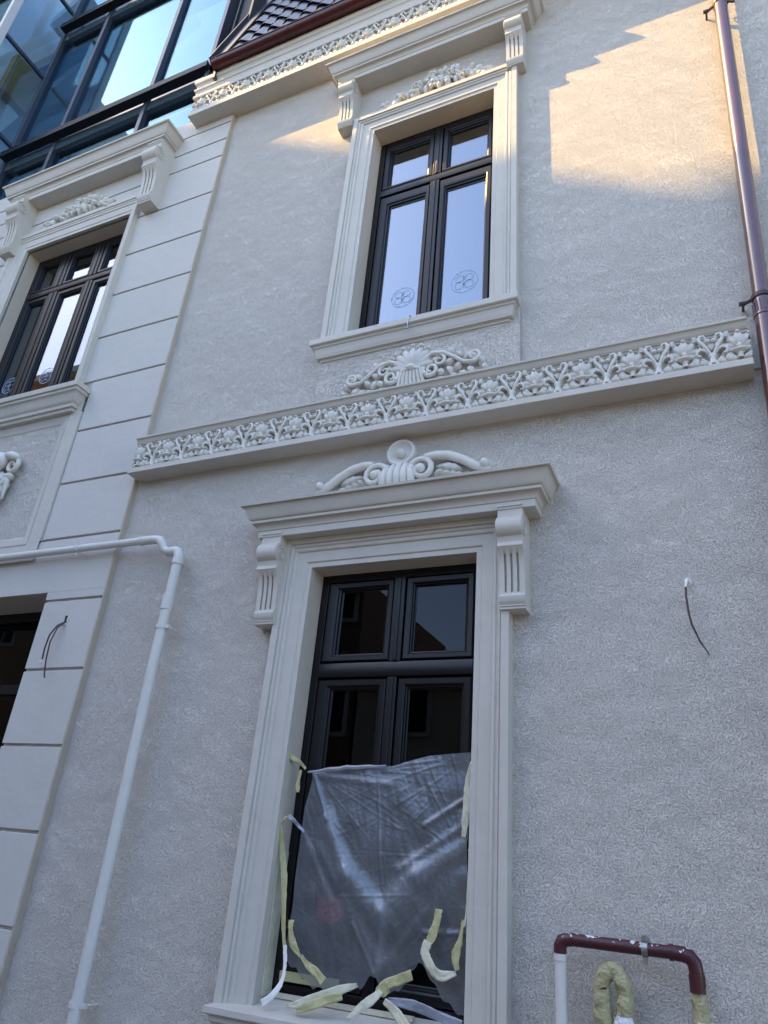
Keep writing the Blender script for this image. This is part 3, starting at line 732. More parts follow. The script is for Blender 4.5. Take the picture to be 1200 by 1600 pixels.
def flower_spray():
    """foliage heap with rosettes; local centre x=0, base z=0"""
    rnd = random.Random(3); b = MB()
    def env(x): return 0.36*max(0.0, 1-abs(x)/0.56)**0.85+0.045
    for k in range(74):
        x = rnd.uniform(-0.50, 0.50); top = env(x)
        z = rnd.uniform(0.02, max(0.03, top-0.05)); an = R(90)-x*1.9+rnd.uniform(-0.9, 0.9)
        hh = 0.015+0.045*(1-z/0.40)*(1-abs(x)/0.65)
        b.leaf(x, z, an, rnd.uniform(.07, .12), rnd.uniform(.035, .055), hh, rnd.uniform(.03, .06), rnd.uniform(-1.6, 1.6), 0.010, lobes=2)
    for sg in (-1, 1):
        b.leaf(sg*0.36, 0.045, R(90-sg*62), 0.24, 0.075, 0.02, 0.05, sg*-0.6, 0.014, lobes=3, ns=12)
        b.leaf(sg*0.30, 0.035, R(90-sg*80), 0.27, 0.070, 0.02, 0.04, sg*0.5, 0.014, lobes=3, ns=12)
        b.spiral(sg*0.20, 0.16, 0.05, .012, R(0), sg*1.3, .014, .06, n=20)
        b.spiral(sg*0.42, 0.075, 0.035, .010, R(0), sg*-1.2, .011, .05, n=18)
    for (x, z, r) in ((0.0, 0.135, .055), (-0.02, 0.265, .040), (0.16, 0.20, .036), (-0.17, 0.19, .036), (0.30, 0.11, .030), (-0.31, 0.10, .030)):
        for k in range(6):
            a = k*math.pi/3+x
            b.blob(x+r*0.75*math.cos(a), z+r*0.75*math.sin(a), .075, r*.55, r*.42, .022, 8, 6, a)
        b.blob(x, z, .092, r*.36, r*.36, .02)
    b.prism([(0, 0.0), (-0.035, 0.0), (-0.030, 0.03), (0, 0.05)], -0.50, 0.50)
    return b
fs = flower_spray().build('flower_spray', M['orn'], house, loc=(0.063, 0, 7.815), sharp=85)

# ------------------------------------------------------------------ rusticated wing on the left
wing = thing('rusticated_wing', 'smooth grooved block-work wing with a three-light window beside the rendered house', 'building')
YB = -0.05; YW = -0.028
VO = (-5.100, -3.490, 5.195, 7.620)      # upper window
DO = (-4.90, -3.000, -0.25, 3.140)       # lower opening
b = wall_holes(-12.0, -2.381, -0.25, 8.96, [VO, DO], YW, 0.42)
b.quad((-12, YW, 8.96), (-2.381, YW, 8.96), (-2.381, 0.30, 8.96), (-12, 0.30, 8.96))
b.build('wall', [M['stucco'], M['stucco_fine']], wing)
b = MB(); b.box(-2.393, -2.379, YB, 0.0, -0.25, 8.797); b.build('corner_bead', M['beige'], wing)
G = [-0.275, 0.284, 0.843, 1.401, 1.959, 2.510, 3.067, 3.626, 4.177, 4.735, 5.300, 5.857, 6.420, 6.981, 7.548, 8.113, 8.395, 8.683, 8.985]
gr = 0.021
def block(x0, x1, z0, z1):
    bb = MB(); bb.box(x0, x1, YB, YW+0.004, z0, z1)
    return bb.build('facing_block', M['block'], wing, bevel=0.004)
for i in range(len(G)-1):
    z0, z1 = G[i]+gr/2, G[i+1]-gr/2
    if i == 0: z0 = -0.24
    zc = (z0+z1)/2
    if zc < 3.0:
        block(-2.998, -2.395, z0, z1)
        if i < 6: block(-7.5, -4.905, z0, z1)
    elif zc < 3.6: pass
    elif zc < 5.0: block(-3.262, -2.395, z0, z1)
    elif zc < 5.25: block(-3.262, -2.395, z0, z1)
    else:
        block(-3.392, -2.395, z0, z1)
        block(-7.5, -5.385, z0, z1)
block(-7.5, -2.395, 3.141, 3.616)
bb = MB(); bb.box(-3.0, -2.395, YB, YW+0.004, 3.079, 3.1408); bb.build('facing_block', M['block'], wing)
for z0, z1 in ((7.86, 8.103), (8.124, 8.385)): block(-5.384, -3.394, z0, z1)
SW = [(w_*1.20, y*0.75) for w_, y in SPROF]
b = surround(SW, VO[0], VO[1], 5.20, VO[3], 1.05, 0.40, YB+0.001); b.build('window_surround', M['trim'], wing, sharp=25)
hood(8.385, -5.40, -3.325, (-5.44, -3.30), wing, YB, 1.28, (1.30, 1.28, 1.36), label='white moulded hood over the three-light window')
inst(fs, loc=(-4.385, YB, 7.865), parent=wing, scale=(0.98, 1.0, 0.98))
P = [(0, 4.955), (0.05, 4.957), (0.055, 4.985), (0.075, 4.990), (0.078, 5.02)]+curve((0.085, 5.03), (0.135, 5.12), 'ogee', 7)+[(0.145, 5.124), (0.147, 5.15), (0.165, 5.154), (0.170, 5.20), (0.165, 5.206), (0, 5.215)]
moulding(P, -5.32, -3.42, YB).build('window_sill', M['trim'], wing, sharp=28)
w_l = make_window(wing, VO[0], VO[1], VO[2], VO[3], 0.115, [(-4.665, -4.530, 7.072, 7.565), (-4.110, -4.000, 7.072, 7.565), (-4.680, -4.545, 5.2, 6.985), (-4.110, -4.010, 5.2, 6.985)], (6.982, 7.074),
    [(-4.985, -4.725, 7.135, 7.495, -5.040, -4.670, 7.080, 7.560), (-4.470, -4.170, 7.135, 7.495, -4.525, -4.115, 7.080, 7.560), (-3.930, -3.62, 7.135, 7.495, -3.995, -3.550, 7.080, 7.560),
     (-4.985, -4.740, 5.32, 6.900, -5.040, -4.685, 5.26, 6.976), (-4.480, -4.170, 5.32, 6.900, -4.540, -4.115, 5.26, 6.976), (-3.935, -3.62, 5.32, 6.900, -4.005, -3.550, 5.26, 6.976)], M['glass_side'], 'dark three-light window with emblems on the lower panes', 5.2)
emblem(w_l, -4.275, 5.750, 0.1495, 0.098); emblem(w_l, -4.835, 5.745, 0.1495, 0.098)
room(wing, -5.9, -2.8, 4.4, 7.9, 0.40, 2.5, M['room'])
# recessed panel under the sill
PP = [(0, 0.0), (0, -0.002), (0.012, -0.010), (0.040, -0.014), (0.060, -0.026), (0.085, -0.030), (0.092, -0.020), (0.108, -0.018), (0.112, -0.034), (0.135, -0.036), (0.255, -0.036), (0.262, -0.030), (0.262, 0)]
b = MB(); frame4(b, [(w_, YW+y) for w_, y in PP[:11]], -7.0, -3.530, 3.70, 4.868)
b.build('panel_moulding', M['trim'], wing, sharp=25)
b = MB(); b.box(-3.384, -3.272, YB-0.012, YW, 3.63, 4.954); b.build('panel_pilaster', M['trim'], wing, bevel=0.003)
b = MB()
for sg in (-1, 1):
    for k in range(5):
        b.stroke([(sg*0.02*k+0.0, 0.05, .05), (sg*(0.05+0.05*k), -0.02*k, .09), (sg*(0.04+0.04*k), -0.16-0.02*k, .05)], [.022, .024, .014])
    b.spiral(sg*0.22, 0.10, 0.085, .02, R(90), sg*-1.3, .026, .07, n=24)
    for k in range(4): b.blob(sg*(0.20-0.02*k), -0.02-0.075*k, .06, .060-.006*k, .034, .05, 10, 7, sg*0.5)
    b.blob(sg*0.20, 0.195, .08, .11, .05, .06, 12, 8, sg*-0.3)
b.blob(0, 0.16, .09, .16, .11, .07, 14, 8)
b.build('panel_ornament', M['orn'], wing, loc=(-4.145, YW, 4.35), sharp=85)
# lower opening: dark shopfront glass set deep
b = MB(); y = 0.33
b.box(-4.90, -3.0, y, y+.08, 3.06, 3.14); b.box(-4.90, -4.83, y, y+.08, -.25, 3.06); b.box(-3.07, -3.0, y, y+.08, -.25, 3.06)
b.box(-4.83, -3.07, y, y+.08, 2.42, 2.50); b.box(-3.99, -3.93, y, y+.08, -.25, 2.42)
dr = b.build('entrance_glazing', M['frame'], wing, bevel=0.003)
b = MB(); b.box(-4.83, -3.07, y+.03, y+.04, 2.5, 3.06); b.build('glass_pane', M['glass_low'], dr)
b = MB(); b.box(-4.83, -3.07, y+.03, y+.04, -.2, 2.42); b.build('glass_pane', M['glass_low'], dr)
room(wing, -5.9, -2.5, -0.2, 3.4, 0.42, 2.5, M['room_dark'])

# ------------------------------------------------------------------ glass building behind
gb = thing('glass_building', 'modern building of blue reflective glass with dark horizontal fins behind the old houses', 'building')
YG = 0.30
xs = [-7.20, -6.13, -4.42, -3.40]
zb = [8.97, 10.50, 13.78, 17.0]
for i in range(3):
    for j in range(3):
        p = MB(); p.box(xs[i]+.03, xs[i+1]-.03, YG+.02, YG+.032, zb[j]+.02, zb[j+1]-0.20)
        p.build('glass_pane', M['cglass'], gb)
b = MB()
for k, x in enumerate(xs): b.box(x-.035, x+.035, YG-.045, YG+.10, 8.97, 17.0)
mu = b.build('mullion_frame', M['alu_light'], gb, bevel=0.004)
for z in (10.50, 13.78, 17.0):
    b = MB(); b.box(-7.16, -3.30, 0.135, YG-.046, z, z+.085); b.box(-7.16, -3.30, 0.135, 0.150, z+.085, z+.11)
    b.build('fin', M['alu'], gb, bevel=0.004)
    b = MB(); b.box(-7.16, -3.44, YG-.020, YG+.10, z-.16, z+.08); b.build('spandrel', M['spandrel'], gb)
b = MB(); b.box(-3.365, -3.30, YG-.10, YG+.3, 8.97, 17.0); b.build('corner_post', M['alu_light'], gb, bevel=0.004)
# dark sheet-metal cladding between the glass and the tiled roof
b = MB(); b.box(-3.299, 1.5, YG+.02, YG+.10, 8.97, 17.0)
cl = b.build('metal_cladding', M['alu'], gb)
b = MB()
for x in (-3.20, -2.86, -2.52, -2.1, -1.7): b.box(x-.012, x+.012, YG-.012, YG+.02, 9.0, 17.0)
for x in (-3.0, -2.72): b.box(x-.004, x+.004, YG+.004, YG+.02, 9.0, 17.0)
b.build('seam', M['flash'], cl)
# projecting bay on the left
XB = -7.20
b = MB()
b.box(XB-.05, XB+.03, -0.62, -0.50, 8.97, 17.0)
b.build('bay_post', M['white_steel'], gb, bevel=0.006)
for z in (10.90, 12.60, 14.4, 16.2):
    b = MB(); b.box(XB-.03, XB+.02, -0.499, YG-.05, z-.03, z+.03); b.build('bay_rail', M['alu_light'], gb, bevel=0.003)
for z0, z1 in ((8.97, 10.87), (10.93, 12.57), (12.63, 14.37), (14.43, 16.17)):
    p = MB(); p.box(XB-.012, XB, -0.499, YG-.05, z0, z1); p.build('glass_pane', M['cglass'], gb)
for z0, z1 in ((8.97, 10.5), (10.6, 13.7), (13.9, 17)):
    for x0, x1 in ((-8.9, -7.26), (-10.6, -8.96), (-12.3, -10.66)):
        p = MB(); p.box(x0, x1, -0.60, -0.588, z0, z1); p.build('glass_pane', M['cglass'], gb)
b = MB()
for x in (-8.93, -10.63, -12.33): b.box(x-.03, x+.03, -0.64, -0.52, 8.97, 17.0)
for z in (10.55, 13.8): b.box(-12.3, -7.25, -0.66, -0.52, z-.05, z+.05)
b.build('bay_frame', M['alu_light'], gb)
# inside: floor slabs, stair flights and back wall
b = MB()
for z in (10.20, 13.48): b.box(-10.0, -3.45, YG+.12, YG+.40, z, z+.30)
b.build('floor_slab', mat('slab', (0.42, 0.48, 0.54), 0.8), gb)
b = MB()
for k in range(3):
    z = 9.0+k*3.28
    a = [(-8.6, .6, z), (-8.6, .6, z+.25), (-5.2, .6, z+2.5), (-5.2, .6, z+2.25)]
    c = [(x, y_+.7, q) for x, y_, q in a]
    b.quad(*a); b.quad(*c[::-1])
    for i in range(4): b.quad(a[i], c[i], c[(i+1) % 4], a[(i+1) % 4])
b.build('stair_flight', mat('stair', (0.6, 0.63, 0.66), 0.7), gb)
b = MB(); b.quad((-9, 1.5, 8.9), (-3.4, 1.5, 8.9), (-3.4, 1.5, 17), (-9, 1.5, 17)); b.quad((-3.42, YG+.1, 8.9), (-3.42, 1.5, 8.9), (-3.42, 1.5, 17), (-3.42, YG+.1, 17)); b.quad((-9, -.45, 8.9), (-9, 1.5, 8.9), (-9, 1.5, 17), (-9, -.45, 17))
b.build('inner_wall', mat('inner', (0.72, 0.78, 0.82), 0.8), gb)
b = MB(); b.box(-7.9, -7.75, 0.0, 0.5, 12.3, 13.2); b.build('hanging_lamp', M['lamp_wood'], gb)

# ------------------------------------------------------------------ buildings across the street (seen in the glass; one shades the wall, one is added for shade)
def facade(name, label, x0, x1, y1, dep, z, m, nx, floors, roofpts=None, ww=1.1, wh=1.7):
    t = thing(name, label, 'building', ((x0+x1)/2, y1, -0.25)); ox, oy, oz = t.location
    b = MB(); P = roofpts or [(x0, z), (x1, z)]
    n = len(P)
    fr_ = [(x0, y1, -.25)]+[(x, y1, q) for x, q in P]+[(x1, y1, -.25)]; bk = [(x, y-dep, q) for x, y, q in fr_]
    L_ = lambda p: (p[0]-ox, p[1]-oy, p[2]-oz)
    b.quad(*[L_(p) for p in fr_]); b.quad(*[L_(p) for p in bk[::-1]])
    for i in range(len(fr_)): b.quad(L_(fr_[i]), L_(bk[i]), L_(bk[(i+1) % len(fr_)]), L_(fr_[(i+1) % len(fr_)]))
    wl = b.build('wall', m, t)
    b = MB(); b.box(x0-.05-ox, x1+.05-ox, -0.02, 0.28, (min(q for _, q in P)-.45)-oz, (min(q for _, q in P)-.12)-oz); b.build('eaves_cornice', M['trim'], t)
    proto = None
    for f in range(floors):
        for i in range(nx):
            cx = x0+(x1-x0)*(i+.5)/nx; cz = 1.4+f*3.2
            if proto is None:
                b = MB(); prof = [(0, -.02), (0, .05), (.12, .06), (.12, 0)]
                rows = [[(-ww/2-w_, y, 0-w_), (ww/2+w_, y, 0-w_), (ww/2+w_, y, wh+w_), (-ww/2-w_, y, wh+w_)] for w_, y in prof]
                b.grid(rows, closed_v=True); b.box(-.03, .03, .0, .04, 0, wh); b.box(-ww/2, ww/2, .0, .04, wh*.65, wh*.65+.06)
                b.quad((-ww/2, .012, 0), (ww/2, .012, 0), (ww/2, .012, wh), (-ww/2, .012, wh), m=1)
                proto = b.build('window', [M['trim'], M['dark']], t); proto.location = (cx-ox, 0.002, cz-oz)
            else: inst(proto, loc=(cx-ox, 0.002, cz-oz), parent=t)
    return t
facade('row_house', 'low ochre house across the street facing the cream house', -7.2, 8.0, -13.5, 7, 6.2, M['ochre'], 5, 2)
facade('row_house', 'cream corner house across the street to the right', 8.1, 18, -13.5, 7, 6.8, M['cream'], 3, 2)
facade('row_house', 'tall terracotta house far left across the street', -31.0, -19.0, -13.5, 7, 20.5, M['terra'], 5, 5)
facade('row_house', 'brown brick house across the street to the left of the ochre one', -15.4, -7.3, -13.5, 7, 9.0, M['brick'], 5, 3)
# tall gabled block further back; its sloping verge throws the slanted shadow edge
D = 9.7
def sh(x, z): return (x-2.87*D, z+3.26*D)
pa, pb_ = sh(-1.69, 8.09), sh(2.324, 5.60)
sl_ = (pb_[1]-pa[1])/(pb_[0]-pa[0])
xr = pb_[0]+0.9; xl = pa[0]-9.0; sj = pa[0]-1.6
facade('tower_block', 'tall block with a sloping gable far down the street', xl-6, xr, -D, 3, 40, M['cream'], 5, 10,
       [(xl-6, pa[1]+sl_*(xl-pa[0])-4), (xl, pa[1]+sl_*(xl-pa[0])), (xr, pa[1]+sl_*(xr-pa[0]))])
facade('shading_block', 'unseen tall block added left of the glass building to shade it', -22, -14.9, 5.0, 9, 27, M['cream'], 3, 8)  # unseen block, added to keep direct sun off the glass building

# ------------------------------------------------------------------ pipes, wires, film
# drainpipe
dp = thing('drainpipe', 'round brown glossy drainpipe at the right end of the rendered wall', 'drainpipe', (2.16, -0.087, -0.25))
def dpx(z): return 2.310+(z-3.75)*0.0375
b = MB(); Z = [0.0, 2, 4, 4.79-.0]; 
b.tube([(dpx(z-.25)-2.16, 0, z) for z in (0.0, 1.5, 3.0, 4.72)], 0.052, 28, caps=False); b.build('lower_length', M['pipe_brown'], dp)
b = MB(); b.tube([(dpx(z-.25)-2.16, 0, z) for z in (4.70, 6.5, 8.2, 9.4)], 0.0485, 28, caps=False); b.build('upper_length', M['pipe_brown'], dp)
b = MB(); zc = 4.72
b.tube([(dpx(z-.25)-2.16, 0, z) for z in (zc-.012, zc-.008, zc+.008, zc+.012)], [0.053, .057, .057, .053], 28, caps=False)
for k in range(14):
    a = 2*math.pi*k/14; X0 = dpx(zc-.25)-2.16
    b.tube([(X0+.053*math.cos(a), .053*math.sin(a), zc+.015), (X0+.050*math.cos(a), .050*math.sin(a), zc+.10)], 0.004, 5)
b.build('socket', M['pipe_brown'], dp)
for z in (4.86, 7.82):
    X0 = dpx(z-.25)-2.16
    b = MB(); b.tube([(X0, 0, z-.014), (X0, 0, z+.014)], 0.056, 24, caps=False)
    b.tube([(X0-.05, .0, z), (X0-.105, .03, z)], 0.011, 8); b.tube([(X0-.10, .02, z), (X0-.10, .088, z)], 0.008, 8)
    b.tube([(X0-.122, .02, z), (X0-.088, .02, z)], 0.014, 8); b.tube([(X0+.05, .0, z), (X0+.10, .02, z)], 0.010, 8)
    b.build('pipe_clip', M['wire'], dp)

# white gas pipe on the left
gp = thing('gas_pipe', 'white painted pipe that runs level along the left wall then drops down', 'pipe', (-1.655, -0.12, -0.25))
ox, oy, oz = gp.location
def L3(p): return (p[0]-ox, p[1]-oy, p[2]-oz)
b = MB(); b.tube([L3(p) for p in [(-8, -.12, 3.50), (-4, -.12, 3.476), (-2.02, -.12, 3.467)]], 0.030, 18); b.build('level_length', M['pipe_white'], gp)
b = MB(); P = [(-2.06, -.12, 3.467), (-1.93, -.12, 3.466), (-1.88, -.12, 3.455), (-1.85, -.115, 3.42), (-1.835, -.105, 3.385), (-1.80, -.10, 3.362), (-1.74, -.11, 3.352), (-1.70, -.12, 3.348), (-1.672, -.12, 3.335), (-1.660, -.12, 3.30), (-1.658, -.12, 3.25)]
b.tube([L3(p) for p in P], [.034, .034, .035, .034, .033, .032, .034, .036, .038, .039, .039], 16)
b.tube([L3((-1.66, -.12, 3.235)), L3((-1.66, -.12, 3.262))], 0.043, 18)
b.tube([L3((-1.785, -.10, 3.36)), L3((-1.76, -.105, 3.356))], 0.038, 18); b.tube([L3((-2.07, -.12, 3.467)), L3((-2.045, -.12, 3.467))], 0.037, 18)
b.build('elbow', M['pipe_white'], gp)
b = MB(); b.tube([L3((-1.66, -.12, 3.25)), L3((-1.672, -.12, 2.5)), L3((-1.665, -.12, 1.5)), L3((-1.66, -.12, -.25))], [0.036, .036, .036, .036], 20); b.build('drop_length', M['pipe_white'], gp)
b = MB(); b.tube([L3((-1.668, -.12, 2.885)), L3((-1.668, -.12, 2.89)), L3((-1.668, -.12, 2.995)), L3((-1.668, -.12, 3.0))], [.038, .042, .042, .038], 20); b.build('coupling', M['pipe_white'], gp)
for z in (2.76, 0.545):
    b = MB(); b.tube([L3((-1.67, -.12, z-.014)), L3((-1.67, -.12, z+.014))], 0.042, 20); b.box(*[v for v in (-1.634-ox, -1.60-ox, -.135-oy, -.10-oy, z-.012-oz, z+.012-oz)])
    b.tube([L3((-1.612, -.12, z)), L3((-1.612, -.0, z))], 0.006, 8); b.build('pipe_clamp', M['pipe_white'], gp)
for x in (-2.72, -4.6):
    b = MB(); b.tube([L3((x-.014, -.12, 3.471)), L3((x+.014, -.12, 3.471))], 0.036, 20)
    b.tube([L3((x, -.12, 3.435)), L3((x, -.12, 3.415))], 0.008, 8); b.tube([L3((x, -.155, 3.50)), L3((x, -.155, 3.525))], 0.006, 8)
    b.tube([L3((x+.02, -.12, 3.43)), L3((x+.10, -.05, 3.425))], 0.006, 8); b.build('pipe_clamp', M['pipe_white'], gp)

# maroon pipe bottom right
rp = thing('service_pipe', 'maroon level pipe with lime splashes on a pale upright, right of the lower window', 'pipe', (1.06, -0.12, -0.25))
ox, oy, oz = rp.location
b = MB(); b.tube([L3((1.062, -.12, -.25)), L3((1.062, -.12, 1.085))], 0.0255, 20); b.tube([L3((1.062, -.12, 1.072)), L3((1.062, -.12, 1.098))], 0.029, 20); b.build('upright', M['pipe_white'], rp)
b = MB(); P = [(1.062, -.12, 1.10), (1.063, -.12, 1.128), (1.073, -.12, 1.148), (1.098, -.12, 1.157), (1.12, -.12, 1.158)]
b.tube([L3(p) for p in P], [.028, .029, .030, .029, .028], 18); b.build('elbow', M['red_pipe'], rp)
b = MB(); b.tube([L3((1.11, -.12, 1.158)), L3((1.54, -.12, 1.155))], 0.0265, 20); b.build('level_length', M['red_pipe'], rp)
b = MB(); P = [(1.53, -.12, 1.155), (1.575, -.12, 1.154), (1.605, -.12, 1.146), (1.622, -.12, 1.125), (1.627, -.12, 1.095), (1.627, -.12, 1.035)]
b.tube([L3(p) for p in P], [.030, .031, .032, .031, .030, .031], 18); b.tube([L3((1.627, -.12, 1.02)), L3((1.627, -.12, 1.085))], .033, 18); b.tube([L3((1.525, -.12, 1.155)), L3((1.542, -.12, 1.155))], .033, 18)
b.build('elbow', M['red_pipe'], rp)
b = MB(); b.tube([L3((1.415, -.12, 1.156)), L3((1.440, -.12, 1.156))], 0.032, 24); b.box(1.418-ox, 1.437-ox, -.14-oy, -.10-oy, 1.185-oz, 1.207-oz); b.box(1.418-ox, 1.437-ox, -.135-oy, -.105-oy, 1.10-oz, 1.126-oz)
b.tube([L3((1.4275, -.12, 1.19)), L3((1.4275, 0, 1.19))], .005, 8); b.build('pipe_clamp', M['galv'], rp)
def wrapped(P, r0_, name, parent, seed):
    """pipe bound in crumpled tape: wavy radius and overlapping turns"""
    b = MB(); n = 90; pts = []; V = [Vector(p) for p in P]
    ln = [0]
    for i in range(1, len(V)): ln.append(ln[-1]+(V[i]-V[i-1]).length)
    for k in range(n+1):
        s_ = ln[-1]*k/n; i = max(j for j in range(len(V)-1) if ln[j] <= s_+1e-9); f = (s_-ln[i])/(ln[i+1]-ln[i]); pts.append(V[i].lerp(V[i+1], f))
    st = len(b.v); b.tube(pts, [r0_*(1+0.10*math.sin(k*1.3+seed)*random.random()) for k in range(n+1)], 20)
    for q in range(st, len(b.v)):
        v = Vector(b.v[q]); d = noise.noise(v*28+Vector((seed, 0, 0)))*0.010+abs(noise.noise(Vector((v.x*50, v.y*50, v.z*70+v.x*120))))*0.009
        b.v[q] = tuple(v+Vector((d, d*.8, d*.5)))
    return b.build(name, M['tape_wrap'], parent, sharp=55)
wrapped([L3(p) for p in [(1.627, -.12, 1.04), (1.627, -.12, .5), (1.627, -.12, -.25)]], .032, 'tape_wrapping', rp, 3)
b = MB(); 
st = 0; b.tube([L3((1.632, -.125, .92)), L3((1.632, -.125, .905)), L3((1.640, -.125, .85)), L3((1.63, -.125, .80))], [.034, .037, .039, .037], 16)
for q in range(len(b.v)):
    v = Vector(b.v[q]); d = noise.noise(v*45)*0.012; b.v[q] = tuple(v+Vector((d, d, d)))
b.build('tape_wrapping', M['tape_pale'], rp, sharp=60)

wp = thing('wrapped_pipe', 'inverted U pipe bound in yellow masking tape below the maroon pipe', 'pipe', (1.24, -0.12, -0.25))
ox, oy, oz = wp.location
U = [(1.240, -.12, -.25), (1.238, -.12, .5), (1.236, -.12, .95), (1.238, -.12, 1.01), (1.250, -.12, 1.045), (1.280, -.12, 1.062), (1.308, -.12, 1.050), (1.326, -.12, 1.015), (1.330, -.12, .96), (1.322, -.12, .85), (1.33, -.12, .3), (1.33, -.12, -.25)]
wrapped([L3(p) for p in U[:6]], .036, 'tape_wrapping', wp, 1); wrapped([L3(p) for p in U[4:]], .034, 'tape_wrapping', wp, 5)
b = MB()                                                     # white bag tied round the right leg
rows = []
for i in range(12):
    t = i/11; z = .90-.42*t; r_ = .034+.055*min(1, t*2.4)
    rows.append([L3((1.325+.02*t+r_*math.cos(2*math.pi*k/26)*(1+.18*noise.noise(Vector((k*.9, i*.5, 0)))), -.125+r_*.8*math.sin(2*math.pi*k/26)*(1+.18*noise.noise(Vector((k*.9, i*.5, 4)))), z+.012*noise.noise(Vector((k*.7, i, 2))))) for k in range(26)])
b.grid(rows, closed_v=True); b.build('plastic_bag', mat('crumpled_bag', (0.72, 0.74, 0.78), 0.3, (40, 0.02)), wp, sharp=60)
b = MB(); b.quad(L3((1.222, -.157, .985)), L3((1.262, -.158, .99)), L3((1.268, -.158, 1.000)), L3((1.250, -.159, .996))); b.build('tape_tear', M['wire'], wp)

# loose wires
def wire(P, r, name='electric_wire'):
    pass
ew = thing('electric_wire', 'two thin brown wires hanging from a small hole in the blockwork', 'wire', (-2.70, -0.052, 2.90)); ox, oy, oz = ew.location
b = MB(); b.box(-.022, .012, -.001, .004, -.03, .03); b.build('wall_hole', M['dark'], ew)
b = MB(); b.blob(-.004, -.042, 0, .024, .012, .006, 12, 6); b.blob(.014, .0, 0, .010, .034, .005, 10, 6); b.build('filler_patch', M['orn'], ew)
for P in ([(-2.702, -.05, 2.885), (-2.735, -.09, 2.84), (-2.765, -.11, 2.76), (-2.775, -.11, 2.66), (-2.778, -.10, 2.575)], [(-2.700, -.05, 2.885), (-2.715, -.10, 2.82), (-2.725, -.12, 2.70), (-2.715, -.12, 2.58), (-2.70, -.11, 2.46), (-2.690, -.105, 2.43)]):
    b = MB(); b.tube([L3(p) for p in P], 0.006, 8); b.build('strand', M['wire'], ew)
b = MB(); b.blob(0, 0, 0, .011, .011, .011); o = b.build('bare_tip', M['white'], ew); o.location = L3((-2.786, -.10, 2.552))
ew2 = thing('electric_wire', 'single short brown wire sprouting from the render at the right', 'wire', (1.755, 0.0, 2.868)); ox, oy, oz = ew2.location
b = MB(); b.tube([L3((1.757, .0, 2.868)), L3((1.755, -.03, 2.872)), L3((1.750, -.045, 2.85)), L3((1.747, -.048, 2.825))], [.011, .010, .008, .006], 8); b.build('white_sleeve', M['white'], ew2)
b = MB(); b.blob(.004, .0, 0, .020, .024, .007, 12, 6); b.build('filler_patch', M['orn'], ew2)
b = MB(); b.tube([L3(p) for p in [(1.747, -.048, 2.826), (1.744, -.052, 2.77), (1.747, -.056, 2.69), (1.756, -.058, 2.62), (1.785, -.060, 2.53), (1.822, -.062, 2.455)]], [.0055, .0055, .0055, .0055, .0045, .003], 8); b.build('strand', M['wire'], ew2)

# protective film over the lower window
pf = thing('plastic_sheet', 'torn milky plastic film hanging across the lower half of the lower window', 'plastic sheet', (0.0, 0.03, 0.74)); ox, oy, oz = pf.location
def lerp_tab(T, t):
    for i in range(len(T)-1):
        if t <= T[i+1][0]:
            f = (t-T[i][0])/(T[i+1][0]-T[i][0]); return T[i][1]+(T[i+1][1]-T[i][1])*f
    return T[-1][1]
TOP = [(0, 1.850), (.10, 1.868), (.25, 1.885), (.40, 1.895), (.52, 1.900), (.62, 1.930), (.75, 1.962), (1, 1.985)]
BOT = [(0, .90), (.08, .86), (.12, .83), (.20, .79), (.35, .795), (.46, .82), (.50, .87), (.54, .885), (.57, .82), (.66, .83), (.71, .90), (.76, .975), (.82, .92), (.88, .84), (.94, .80), (1, .77)]
LEFT = [(0, -.405), (.2, -.435), (.5, -.445), (.8, -.44), (1, -.46)]
def seg_d(x, z, a, b_):
    ax, az = a; bx_, bz_ = b_; t = max(0, min(1, ((x-ax)*(bx_-ax)+(z-az)*(bz_-az))/((bx_-ax)**2+(bz_-az)**2)))
    return math.hypot(x-ax-t*(bx_-ax), z-az-t*(bz_-az)), t
FOLDS = [((-.40, 1.84), (-.27, 1.60), .020, .012), ((-.27, 1.60), (-.10, 1.33), .030, .035), ((-.10, 1.33), (.10, 1.17), .034, .055), ((.55, 1.52), (.30, 1.36), .030, .040), ((.30, 1.36), (.12, 1.18), .034, .055),
         ((.12, 1.17), (.10, .90), .014, .02), ((.55, 1.75), (.33, 1.60), .018, .014), ((.55, 1.62), (.2, 1.38), .014, .02), ((.02, 1.86), (.10, 1.30), .006, .006), ((-.05, 1.1), (.08, .90), .012, .012), ((-.15, 1.22), (.25, 1.26), .006, .006),
         ((.35, 1.10), (.56, 1.12), .012, .010), ((.10, .95), (-.30, 1.45), .010, .03), ((.09, .88), (.35, 1.2), .008, .02), ((-.42, 1.84), (.1, 1.80), .010, .02), ((-.41, 1.5), (-.2, 1.2), .010, .02)]
NX, NZ = 170, 190; rows = []; FOG = []
